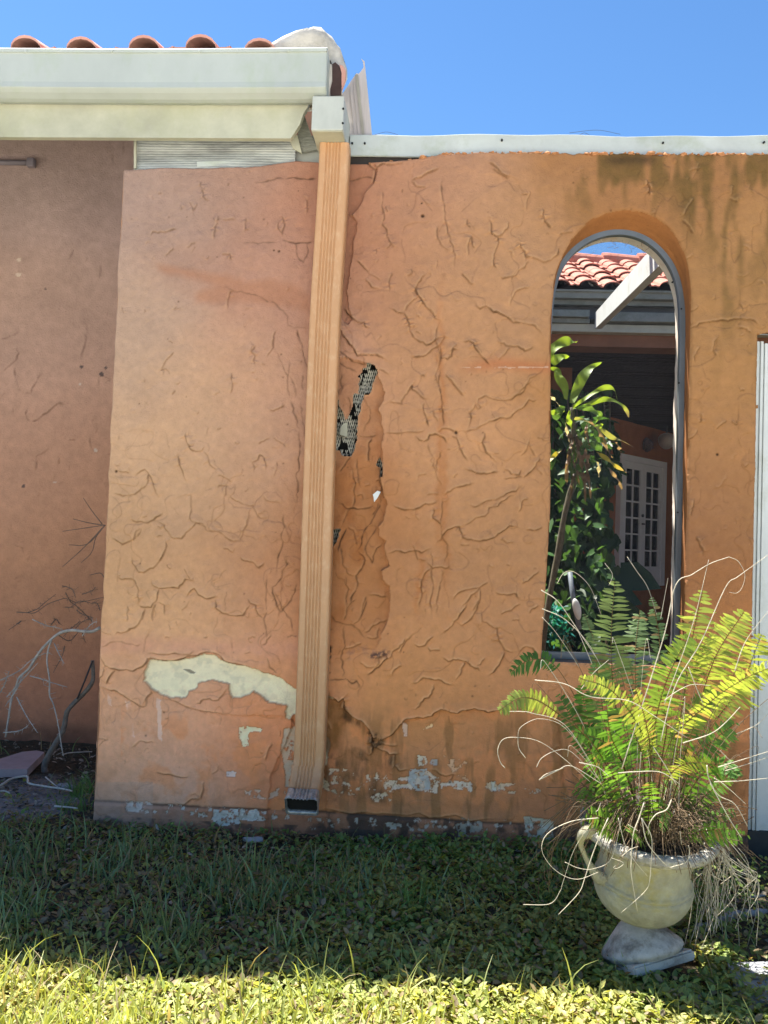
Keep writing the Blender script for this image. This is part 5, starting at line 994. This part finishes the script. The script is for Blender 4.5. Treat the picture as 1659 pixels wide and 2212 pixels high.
V, Fc = lathe(pf, 72, ux, .006); mkobj('bowl', V, Fc, m_urn, urn, True)
rimp = [pf0[17]]+pf0[18:]; rp = spline([(a, b, 0) for a, b in rimp[:8]], 30)[:, :2].tolist()+pf0[25:]
V, Fc = lathe(rp, 90, ux, .008); V = [(a+random.gauss(0, .0012), b+random.gauss(0, .0012), c+random.gauss(0, .0012)) for a, b, c in V]; mkobj('rim', V, Fc, M('rim_stone', (.33, .31, .27), .95, var=.4, scale=25, stain=(.10, .09, .06), stain_amt=.7, stain_scale=16, bump=1, bscale=45, bdist=.012), urn, True)
V, Fc = lathe([(0, 545*s_), (300*s_, 540*s_), (330*s_, 520*s_)], 48, ux); mkobj('potting_soil', V, Fc, M('pot_soil', (.03, .022, .016), 1, var=.6, scale=40, bump=1, bdist=.02), urn, True)
for sg in (-1, 1):
    ang = math.radians(200 if sg < 0 else 20); hp = []
    for (rr_, zz2) in ((380, 575), (428, 580), (462, 555), (462, 510), (436, 450), (395, 380), (350, 320), (310, 275), (285, 285)):
        hp.append(ux(math.cos(ang)*rr_*s_, math.sin(ang)*rr_*s_, zz2*s_))
    MB().tube(spline(hp, 40), list((.016+.008*np.cos(np.linspace(0, 6.28, 40)))), 12, jit=.08).build('handle', m_urn, urn, True)
    c_ = Vector(ux(math.cos(ang)*292*s_, math.sin(ang)*292*s_, 270*s_)); bm = bmesh.new(); bmesh.ops.create_icosphere(bm, subdivisions=2, radius=.024)
    for v_ in bm.verts: v_.co += c_
    bm.verts.index_update(); mkobj('handle_boss', [v_.co[:] for v_ in bm.verts], [[v_.index for v_ in f.verts] for f in bm.faces], m_urn, urn, True); bm.free()
# foot: short neck flaring into a cone on a square plinth, leaning the other way
tf = Matrix.Rotation(math.radians(-14), 3, 'Y') @ Matrix.Rotation(math.radians(-16), 3, 'X')
f0 = P(1392, 2070, UY-.02); f0[2] = .04
def fx(x, y, z): v_ = tf @ Vector((x*1.06, y*1.06, z*1.18)); return (f0[0]+v_.x, f0[1]+v_.y, f0[2]+v_.z)
fpf = [(0, 250), (72, 250), (66, 225), (68, 205), (82, 190), (118, 165), (160, 130), (196, 95), (224, 72), (238, 54), (242, 40), (232, 34), (228, 20), (0, 20)]
V, Fc = lathe([(a*s_, b*s_) for a, b in fpf], 48, fx, .02); mkobj('foot', V, Fc, m_foot, urn, True)
bm = bmesh.new(); bmesh.ops.create_cube(bm, size=1)
for v_ in bm.verts: v_.co = Vector((v_.co.x*415*s_, v_.co.y*415*s_, v_.co.z*50*s_-5*s_))
bmesh.ops.bevel(bm, geom=bm.edges[:], offset=.006, segments=2, affect='EDGES')
rz = Matrix.Rotation(math.radians(24), 3, 'Z')
for v_ in bm.verts: v_.co = Vector(fx(*(rz @ v_.co)))
bm.verts.index_update(); mkobj('plinth', [v_.co[:] for v_ in bm.verts], [[v_.index for v_ in f.verts] for f in bm.faces], m_foot, urn); bm.free()
# ---------------------------------------------------------------- FERN
fern = empty('potted_fern', tuple(ux(0, 0, 500*s_)), 'overgrown sword fern with yellow green fronds and dry trailing stems in the stone urn', 'fern')
pc_ = np.array(ux(0, 0, 540*s_))
m_frond = M('fern_frond', (.1, .2, .04), .5, attr=True, var=.12, scale=30, bump=0, transl=.42, spec=.35)
m_dry = M('dry_stem', (.50, .44, .33), .8, var=.35, scale=30, bump=0); m_dryb = M('brown_dry_stem', (.13, .085, .045), .85, var=.4, scale=25, bump=0)
GR = np.array([.085, .19, .03]); YG = np.array([.25, .31, .065]); GG = np.array([.12, .19, .07])  # frond colours carry the light: yellow for sunlit fronds, green for shaded ones
def frond(path, Lm, colr, npx=None, t0=.3, nrm=None, curl=.0, name='frond'):
    N_ = 60; ps = spline(path, N_); tot = np.sum(np.linalg.norm(np.diff(ps, axis=0), axis=1)); V = []; Q_ = []; Cc = []
    def addq(pts4, c4):
        b_ = len(V); V.extend(pts4); Cc.extend([c4]*len(pts4)); return b_
    # stem as a thin tapering ribbon pair
    mb = MB().tube(ps, list(np.linspace(.0022, .0008, N_)), 4); V.extend([np.array(v_) for v_ in mb.v]); Cc.extend([np.array([.14, .10, .03])]*len(mb.v)); Q_.extend([list(f) for f in mb.f if len(f) == 4])
    npair = npx or int(tot*(1-t0)/.0135)
    if nrm is None: nrm = np.array([rng.normal(0, .35), -1, .45+rng.normal(0, .3)])
    miss = rng.random()*.22
    for k in range(npair):
        t = t0+(1-t0)*(k+.5)/npair; i = t*(N_-1); i0 = min(int(i), N_-2); p = ps[i0]+(ps[i0+1]-ps[i0])*(i-i0); tg = ps[min(i0+2, N_-1)]-ps[max(i0-1, 0)]; tg /= np.linalg.norm(tg)+1e-9
        s = np.cross(tg, nrm); s /= np.linalg.norm(s)+1e-9; nn = np.cross(s, tg)
        u_ = (t-t0)/(1-t0); ln = Lm*min(1, (.45+u_*2.2))*math.sqrt(max(0, 1-u_**2.6))*(.9+.2*rng.random())+.002
        wv_ = min(.0048, ln*.20)*(.85+.3*rng.random())
        for sg in (-1, 1):
            if rng.random() < miss: continue
            d = s*sg*.93+tg*(.30+.12*rng.normal())+nn*(rng.normal(0, .12)); d /= np.linalg.norm(d)
            dr = np.array([0, 0, -1])*.22*ln+nn*curl*ln
            e = np.cross(d, nn); e /= np.linalg.norm(e)+1e-9; cc_ = colr*(.7+.6*rng.random()) if rng.random() > .07 else np.array([.28, .20, .08])*(.6+.6*rng.random()); ln_ = ln; ln = ln_*(.82+.3*rng.random())
            q4 = [p+e*wv_*.5, p-e*wv_*.5]
            for (a, ww) in ((.35, 1.15), (.75, .85)): m_ = p+d*ln*a+dr*a*a; q4 += [m_+e*wv_*ww, m_-e*wv_*ww]
            m_ = p+d*ln+dr+tg*ln*.06; q4 += [m_+e*wv_*.12, m_-e*wv_*.12]
            b_ = addq(q4, cc_)
            for a in (0, 2, 4): Q_.append([b_+a, b_+a+1, b_+a+3, b_+a+2])
            ln = ln_
    return fastmesh(name, np.array(V), np.array(Q_), m_frond, np.array(Cc), False, fern)
def fpath(s_, Yt, base=None):
    q = [tuple(map(float, t.split(','))) for t in s_.split()]; n_ = len(q); out = []
    for i, (u, v) in enumerate(q):
        f = i/(n_-1); out.append(P(u, v, UY+(Yt-UY)*f**.8))
    b_ = pc_+np.array([(q[0][0]-1395)*px*.6, rng.uniform(-.05, .05), -.01]); out[0] = b_
    return out
TR = [('1370,1740 1335,1560 1320,1400 1328,1255', -.90, 52, YG*.45+GG*.55, .42), ('1400,1740 1378,1560 1372,1420 1382,1318', -.82, 36, GG, .45), ('1430,1740 1468,1560 1488,1420 1517,1275', -1.25, 46, YG, .52), ('1450,1740 1500,1560 1545,1420 1608,1320', -1.3, 48, YG, .48),
 ('1370,1740 1290,1620 1190,1530 1130,1507 1077,1535', -1.42, 24, YG, .45), ('1360,1740 1290,1600 1205,1445 1150,1425 1102,1452', -.85, 30, GR, .5), ('1400,1740 1440,1620 1530,1520 1620,1460 1720,1425', -1.45, 36, YG, .3), ('1390,1740 1410,1600 1440,1470 1492,1368', -1.3, 44, GR*.6+YG*.4, .4),
 ('1420,1740 1400,1620 1330,1500 1250,1463', -1.38, 24, YG, .35), ('1390,1740 1405,1640 1395,1560 1373,1488', -1.42, 24, YG*.8, .35), ('1440,1740 1520,1600 1600,1480 1645,1370', -1.3, 40, YG, .45), ('1440,1740 1480,1660 1540,1600 1592,1560', -1.15, 34, GR, .25),
 ('1410,1740 1440,1690 1480,1650 1542,1650', -1.5, 24, YG*.8, .35), ('1440,1745 1432,1730 1436,1760 1428,1795', -1.5, 15, GR, .3), ('1360,1740 1300,1640 1270,1560 1255,1480', -.98, 38, GR, .3), ('1370,1740 1320,1620 1300,1520 1288,1430', -1.0, 46, GG*.5+GR*.5, .3),
 ('1380,1740 1340,1640 1300,1600 1240,1580', -1.2, 36, GR, .2), ('1340,1740 1290,1650 1240,1560 1205,1500', -.98, 32, GR, .35), ('1370,1740 1350,1600 1300,1430 1262,1325', -.85, 24, GG, .5),
 ('1400,1740 1405,1560 1425,1400 1408,1290', -.85, 22, GG, .5), ('1380,1740 1350,1660 1320,1590 1310,1520', -1.25, 40, GR, .2), ('1420,1740 1430,1640 1440,1560 1420,1480', -1.15, 40, GR*.7+YG*.3, .25),
 ('1440,1740 1460,1640 1500,1540 1560,1480', -1.1, 36, GR*.6+YG*.4, .3), ('1350,1740 1310,1690 1285,1650 1270,1600', -1.2, 28, GR, .2), ('1460,1740 1510,1680 1560,1650 1600,1680', -1.3, 26, GR, .2), ('1400,1740 1390,1650 1370,1580 1355,1500', -1.1, 40, GR, .25)]
for s_2, Yt, Lp, cc_, t0 in TR: frond(fpath(s_2, Yt), Lp*px*1.02, cc_, t0=t0)
for i in range(20):                                # filling fronds round the clump, behind and to the sides
    a = rng.uniform(0, 6.28); el = rng.uniform(.5, 1.25); Ln = rng.uniform(.22, .38)
    q = [pc_+np.array([math.cos(a)*.05, math.sin(a)*.05, -.02])]
    for k in range(1, 5): t = k/4; q.append(q[0]+np.array([math.cos(a)*math.cos(el)*Ln*t*1.1, math.sin(a)*math.cos(el)*Ln*t, math.sin(el)*Ln*t-.18*t*t*Ln]))
    frond(q, rng.uniform(.03, .055), GR*(.7+.6*rng.random())+YG*.15, t0=.3)
# dry stems and bare trailing runners
def stem(ps, r_, mat, n_=28, taper=.5): MB().tube(spline(ps, n_), list(np.linspace(r_, r_*taper, n_)), 5).build('dry_stem', mat, fern, True)
U6 = lambda s_, Y: [P(995+.4*float(t.split(',')[0]), 1161+.4*float(t.split(',')[1]), Y) for t in s_.split()]
U7 = lambda s_, Y: [P(1062+.36*float(t.split(',')[0]), 1659+.36*float(t.split(',')[1]), Y) for t in s_.split()]
for s_2, Y_, r_ in (('870,1250 1090,560 1160,260 1250,200 1350,140 1450,105', -1.3, .0019), ('1450,105 1500,130 1535,200 1520,270 1490,300 1450,295', -1.3, .0009), ('1080,1100 1160,800 1300,560 1430,270 1500,210 1659,95', -1.35, .0018), ('1480,720 1540,560 1659,400', -1.35, .0015), ('1100,900 1250,480 1340,120', -1.3, .0014),
    ('435,285 520,340 600,450 680,570 740,660', -1.1, .0018), ('440,385 560,440 680,560 760,700', -1.1, .0014), ('440,430 520,520 640,700', -1.05, .0012), ('900,105 950,180 1010,270 1060,420', -1.0, .0012), ('780,140 820,200 800,260', -1.0, .001), ('520,250 560,190 620,190 700,270 760,420', -1.0, .001),
    ('1330,1230 1340,1300 1390,1390 1480,1440 1550,1560', -1.52, .0019), ('1350,1330 1440,1500 1515,1620', -1.52, .0019), ('1370,1320 1500,1315 1659,1300', -1.45, .0018), ('1390,1240 1520,1200 1680,1150', -1.45, .0015), ('1200,1110 1350,1060 1430,1000 1510,915', -1.45, .0018), ('1370,1300 1430,1340 1540,1440', -1.5, .0014),
    ('400,770 560,790 700,860 900,880 1040,960 1220,1080', -1.45, .0015), ('230,940 330,940 390,950 560,1010 720,1240', -1.4, .0013), ('240,1245 215,1215 200,1150 230,1090 305,1080 420,1100 540,1180 700,1320', -1.42, .0012), ('350,1190 315,1140 310,1080 320,1030 380,990 440,980 540,1010 640,1120 740,1300', -1.42, .0010), ('410,1240 440,1190 520,1150 600,1160 740,1300', -1.35, .0012), ('425,1308 520,1260 600,1235 760,1330', -1.4, .0017),
    ('640,1215 740,1240 800,1290', -1.45, .0017), ('850,1272 950,1265 1080,1268 1180,1330', -1.5, .0018), ('1040,1130 1110,1240 1165,1335', -1.45, .0016), ('1080,440 1100,330 1120,220', -1.15, .001), ('1230,700 1280,830 1310,900', -1.45, .0015), ('1100,880 1170,830 1250,795 1350,800', -1.4, .0014), ('650,820 720,730 800,660', -1.3, .0012), ('1430,1260 1560,1220 1680,1180', -1.4, .0013), ('1490,1060 1600,1010 1680,930', -1.3, .0013), ('1400,1150 1450,1200 1500,1240', -1.45, .001)):
    stem(U6(s_2, Y_), r_, m_dry)
for s_2, Y_, r_ in (('915,210 885,300 850,400 838,560 840,650 875,860', -1.40, .0022), ('900,300 935,450 1050,585 1100,588 1170,562 1188,500 1180,465', -1.42, .0018), ('900,300 960,420 955,600 950,660 935,720 880,780 775,870', -1.42, .0016), ('640,300 480,320 340,390 300,480 340,570 420,640 520,668 640,625', -1.40, .0014), ('440,565 520,600 610,605 720,540 780,300', -1.38, .0013), ('700,300 620,480 560,660 530,740 460,820 400,880', -1.36, .0017), ('190,820 350,815 410,740 430,680 500,480 620,300', -1.3, .0012),
    ('285,72 330,35 430,0', -1.4, .0017), ('720,540 790,570 760,600 730,600 745,585', -1.42, .0011), ('760,300 800,460 860,560 935,650', -1.42, .0013), ('780,530 830,490 880,470', -1.42, .0012), ('600,410 620,400 650,440 655,465', -1.4, .0013), ('655,210 640,250 625,262', -1.45, .0014), ('1080,190 1050,250 985,280 945,340 940,400', -1.48, .0018), ('820,340 880,378', -1.45, .0014), ('1130,380 1140,460', -1.4, .001), ('1185,560 1200,600 1190,590', -1.4, .0014)):
    stem(U7(s_2, Y_), r_, m_dry)
for i in range(56):                                # upright dry stalks in the clump
    u = rng.uniform(1300, 1500); lean = (u-1395)*rng.uniform(.6, 1.6)+rng.normal(0, 40); hgt = rng.uniform(120, 420); Y_ = rng.uniform(-1.35, -.85)
    b_ = pc_+np.array([(u-1395)*px*.8, rng.uniform(-.12, .1), 0]); t_ = P(u+lean, 1770-hgt, Y_); mid = (b_+t_)/2+np.array([-(lean)*px*.15, 0, .03]); stem([b_, mid, t_, t_+np.array([lean*px*.12, rng.normal(0, .03), rng.uniform(-.06, .02)])], rng.uniform(.0008, .0016), m_dryb if rng.random() < .85 else m_dry)
hang = MB
for i in range(30):                                # tangle hanging over the right side of the rim (one tuft part)
    pass
mb = MB()
for i in range(55):
    u0 = rng.uniform(1490, 1545); u1 = u0+rng.uniform(-10, 110); v1 = rng.uniform(1900, 2075); Y_ = rng.uniform(-1.15, -.85)
    q = [P(u0-30, 1775, Y_), P(u0, 1790, Y_), P((u0+u1)/2+rng.uniform(0, 30), 1860+rng.uniform(-20, 20), Y_-.02), P(u1+rng.uniform(-10, 20), (1860+v1)/2, Y_), P(u1+rng.normal(0, 25), v1, Y_)]; mb.tube(spline(q, 18), .0011, 4)
tag(mb.build('hanging_roots', m_dry, fern, True), kind='stuff')
mb = MB()
for i in range(20):
    u0 = rng.uniform(1235, 1290); u1 = u0-rng.uniform(10, 110); v1 = rng.uniform(1830, 1960); Y_ = rng.uniform(-1.25, -.95)
    q = [P(u0+30, 1740, Y_), P(u0, 1735, Y_), P((u0+u1)/2-rng.uniform(0, 20), 1790+rng.uniform(-20, 20), Y_-.02), P(u1+rng.uniform(-20, 10), (1800+v1)/2, Y_), P(u1+rng.normal(0, 25), v1, Y_)]; mb.tube(spline(q, 16), .0009, 4)
for i in range(420):
    a = rng.uniform(0, 6.28); rr_ = rng.uniform(.05, .21); b_ = pc_+np.array([math.cos(a)*rr_*.6, math.sin(a)*rr_*.6, -.01]); a2 = a+rng.normal(0, .6); L_ = rng.uniform(.08, .26)
    q = [b_, b_+np.array([math.cos(a2)*L_*.4, math.sin(a2)*L_*.4, rng.uniform(.03, .16)]), b_+np.array([math.cos(a2)*L_, math.sin(a2)*L_, rng.uniform(-.06, .14)])]; mb.tube(spline(q, 8), .0011, 4)
tag(mb.build('tangled_roots', m_dryb, fern, True), kind='stuff')
# ---------------------------------------------------------------- courtyard plants
m_strap = M('strap_leaf', (.2, .35, .05), .45, attr=True, var=.12, scale=12, bump=0, transl=.4, spec=.5)
dc = empty('cane_plant', tuple(P(1165, 1420, .9)), 'cane plant with long arching lime green strap leaves seen through the arch', 'plant')
def strap(path, w_, colr, parent, tipc=None, name='leaf', wav=.012):
    N_ = 26; ps = spline(path, N_); V = []; Cc = []; ph = rng.uniform(0, 6)
    for i in range(N_):
        t = i/(N_-1); tg = ps[min(i+1, N_-1)]-ps[max(i-1, 0)]; tg /= np.linalg.norm(tg)+1e-9
        s = np.cross(tg, [0, -1, .25]); s /= np.linalg.norm(s)+1e-9; nn = np.cross(s, tg); w2 = w_*(.25+1.0*math.sin(math.pi*min(1, t*.93+.06))**.8)*(1-t**6)+.0006
        o_ = nn*(wav*math.sin(t*11+ph)); V += [ps[i]+s*w2+nn*w2*.3+o_, ps[i]-o_*.2, ps[i]-s*w2+nn*w2*.3-o_]
        c_ = colr if (tipc is None or t < .65) else colr+(tipc-colr)*(t-.65)/.35; Cc += [c_, c_*1.1, c_]
    Q_ = [[i*3+k, i*3+k+1, i*3+k+4, i*3+k+3] for i in range(N_-1) for k in (0, 1)]
    return fastmesh(name, np.array(V), np.array(Q_), m_strap, np.array(Cc), True, parent)
U4 = lambda s_, Y, dy=.1: [P(1161+.2*float(t.split(',')[0]), 697+.2*float(t.split(',')[1]), Y+dy*i/4) for i, t in enumerate(s_.split())]
cp_ = 1/1797*(4.9); LG = np.array([.24, .36, .04]); DG = np.array([.08, .17, .04]); BR = np.array([.30, .21, .14])
for s_2, w_, cc_, tip in (('90,440 150,300 260,225 350,200 425,210', 34, LG, None), ('90,430 160,420 250,370 335,375', 32, LG, None), ('305,830 290,700 225,590 215,520 130,490', 28, LG, None), ('370,870 420,730 490,590 570,490 690,435', 34, LG*.7+DG*.3, None), ('380,910 500,830 620,750 740,700 830,730 860,830', 15, LG, None),
    ('390,935 540,890 680,835 800,835 900,885 960,950 985,1025', 16, LG, BR), ('420,930 540,920 620,970 670,1000 630,1085', 22, DG+LG*.3, None), ('400,1030 520,1060 680,1150 800,1240 900,1270 1030,1340', 13, LG*.5+BR*.5, BR), ('350,950 330,1040 360,1110 375,1170', 14, LG, None), ('480,1310 560,1330 660,1350 710,1430', 26, DG, None), ('640,1400 760,1480 830,1540 960,1620', 12, np.array([.4, .36, .05]), BR),
    ('560,1060 650,1160 700,1260 760,1380 810,1460', 12, BR, BR), ('120,790 180,830 260,925', 5, np.array([.5, .5, .4]), None), ('110,960 200,975 290,960', 14, LG, None), ('100,1530 150,1470 210,1410 260,1380', 12, np.array([.4, .36, .05]), BR), ('620,1110 680,1120 720,1160', 14, LG, None), ('430,1250 520,1200 600,1220', 20, DG, None), ('450,1380 560,1280 700,1270 830,1310', 16, DG, None),
    ('760,1560 830,1650 880,1720 915,1810', 9, BR, None), ('300,1080 320,1180 345,1290', 8, np.array([.6, .55, .45]), None), ('440,1210 445,1270 430,1330', 9, np.array([.6, .55, .45]), None), ('370,1340 355,1420 350,1520', 9, np.array([.6, .55, .45]), None), ('850,1290 880,1360 900,1400', 8, BR, None), ('650,1500 660,1580 665,1670', 9, np.array([.5, .45, .35]), None), ('280,900 240,960 200,1010 210,1060', 30, DG*.8, None)):
    strap(U4(s_2, .85), w_*.26*cp_, cc_, dc, tip)
for i in range(34):
    x_, y_ = rng.uniform(300, 560), rng.uniform(1050, 1650); L_ = rng.uniform(120, 330); d_ = rng.uniform(-80, 160); strap([P(1161+.2*x_, 697+.2*y_, .9), P(1161+.2*(x_+d_*.6), 697+.2*(y_+L_*.3), .85), P(1161+.2*(x_+d_), 697+.2*(y_+L_), .9)], rng.uniform(8, 18)*.2*cp_, BR*rng.uniform(.35, 1) if rng.random() < .6 else DG, dc)
m_trunk = M('cane_bark', (.10, .09, .055), .9, var=.4, scale=20, bump=.7)
for q, r_ in (([(1236, 880), (1240, 960), (1243, 1030), (1222, 1100), (1200, 1220), (1182, 1320), (1168, 1430)], .019), ([(1250, 1010), (1225, 1080), (1212, 1180), (1190, 1280), (1172, 1390)], .014)):
    MB().tube(spline([P(u, v, .92) for u, v in q], 40), list(np.linspace(r_*.7, r_, 40)), 10, jit=.15).build('stem', m_trunk, dc, True)
# dark climbing plants inside the porch
HV = np.array([(0, 0, 0), (-.12, .28, .02), (.25, .42, .05), (.65, .25, .03), (1, 0, -.08), (.65, -.25, .03), (.25, -.42, .05), (-.12, -.28, .02), (.35, 0, -.03)]); HF = np.array([(0, 8, 1), (1, 8, 2), (2, 8, 3), (3, 8, 4), (4, 8, 5), (5, 8, 6), (6, 8, 7), (7, 8, 0)])
vine = empty('climbing_vine', tuple(P(1260, 1350, 4.3)), 'dark green heart leaved vine hanging in the shaded porch', 'vine')
n = 1300; uu = rng.uniform(1180, 1335, n); vv = 1440-600*rng.random(n)**.9; k = uu < 1330+20*np.sin(vv/37); k &= (vv > 860) | (rng.random(n) < .5); uu, vv = uu[k], vv[k]; n = len(uu); ps = np.array([P(u, v, Y) for u, v, Y in zip(uu, vv, np.where(vv > 1010, rng.uniform(3.3, 3.8, n), rng.uniform(4.2, 4.6, n)))])
scatter('foliage', ps, rng.normal(-1.57, .6, n), rng.normal(-1.0, .4, n), rng.normal(0, .4, n), rng.uniform(.07, .17, n), np.ones(n), np.array([.045, .105, .032])*(.5+1.0*rng.random((n, 1))), m_leaf, vine, HV, HF)
n = 260; uu = rng.uniform(1180, 1312, n)+rng.normal(0, 6, n); vv = rng.uniform(900, 1400, n); ps = np.array([P(u, v, Y) for u, v, Y in zip(uu, vv, rng.uniform(1.1, 1.7, n))])
o = scatter('shrub_foliage', ps, rng.uniform(0, 6.28, n), rng.normal(-.7, .5, n), rng.normal(0, .5, n), rng.uniform(.04, .10, n), np.full(n, .8), np.array([.04, .10, .025])*(.5+1.2*rng.random((n, 1))), m_leaf, None, HV, HF); tag(o, 'loose leafy green shrub crowding the left side behind the arch', 'shrub')
for i in range(12):
    u = rng.uniform(1190, 1330); q = [P(u+rng.normal(0, 8), v, 4.2) for v in (850, 960, 1080, 1200, 1320, 1430)]; MB().tube(spline(q, 30), .008, 5).build('vine_stem', m_trunk, vine, True)
bigp = empty('broad_leaf_plant', tuple(P(1290, 1400, 3.25)), 'plant with very broad dark green leaves low behind the arch opening', 'plant')
for (u, v, a, L_) in ((1262, 1262, .1, .42), (1300, 1330, -.3, .4), (1240, 1340, 2.6, .3), (1340, 1240, -.6, .28)):
    scatter('leaf', np.array([P(u, v, 3.25)]), np.array([a]), np.array([-.25]), np.array([1.0]), np.array([L_*1.3]), np.array([1.]), np.array([[.03, .075, .03]]), m_leaf, bigp, HV, HF)
o = MB().tube([P(1231, 1236, .75), P(1238, 1290, .72), P(1252, 1360, .7)], .014, 8).build('garden_stake', M('stake', (.12, .15, .18), .6), None, True); tag(o, 'blue grey stake leaning behind the fern inside the arch', 'stake')
bm = bmesh.new(); bmesh.ops.create_uvsphere(bm, u_segments=20, v_segments=14, radius=1); c_ = P(1246, 1313, .6)
for v_ in bm.verts: v_.co = Vector((v_.co.x*.022+c_[0]+.012*v_.co.z*-1, v_.co.y*.02+c_[1], v_.co.z*.05*(1 if v_.co.z > 0 else 1.3)+c_[2]))
bm.verts.index_update(); o = mkobj('white_finial', [v_.co[:] for v_ in bm.verts], [[v_.index for v_ in f.verts] for f in bm.faces], m_white, None, True); bm.free(); tag(o, 'small white rounded knob just behind the left side of the fern', 'knob')
n = 160; ps = np.array([P(u, v, 1.0+.1*rng.random()) for u, v in zip(rng.normal(1198, 14, n), rng.normal(1350, 24, n))])
o = scatter('teal_plant', ps, rng.uniform(0, 6.28, n), rng.uniform(-1, 1, n), rng.normal(0, .6, n), rng.uniform(.03, .07, n), np.full(n, .7), np.array([.02, .22, .20])*(.4+rng.random((n, 1))), m_leaf); tag(o, 'teal coloured leafy plant low inside the arch at left', 'plant')
mb = MB()
for i in range(26):                                # dry tendrils caught on the screen at the head of the arch
    u, v = rng.uniform(1240, 1400), rng.uniform(512, 552); a = rng.uniform(0, 6.28); q = []
    for k in range(4): q.append(P(u, v, YF+.012)); u += math.cos(a)*5; v += math.sin(a)*5; a += rng.normal(0, .9)
    mb.tube(spline(q, 8), .0009, 3)
o = mb.build('tendrils_on_screen', m_twig, wall, True); tag(o, kind='stuff')
mb = MB()
for (a, b, c_) in (((1230, 287), (1290, 281), (1340, 290)), ((1249, 293), (1262, 287), (1274, 292)), ((810, 291), (835, 285), (860, 291))):
    mb.tube(spline([P(a[0], a[1], .05), P(b[0], b[1], .05), P(c_[0], c_[1], .05)], 10), .001, 4)
mb.build('wire', m_black, wall)
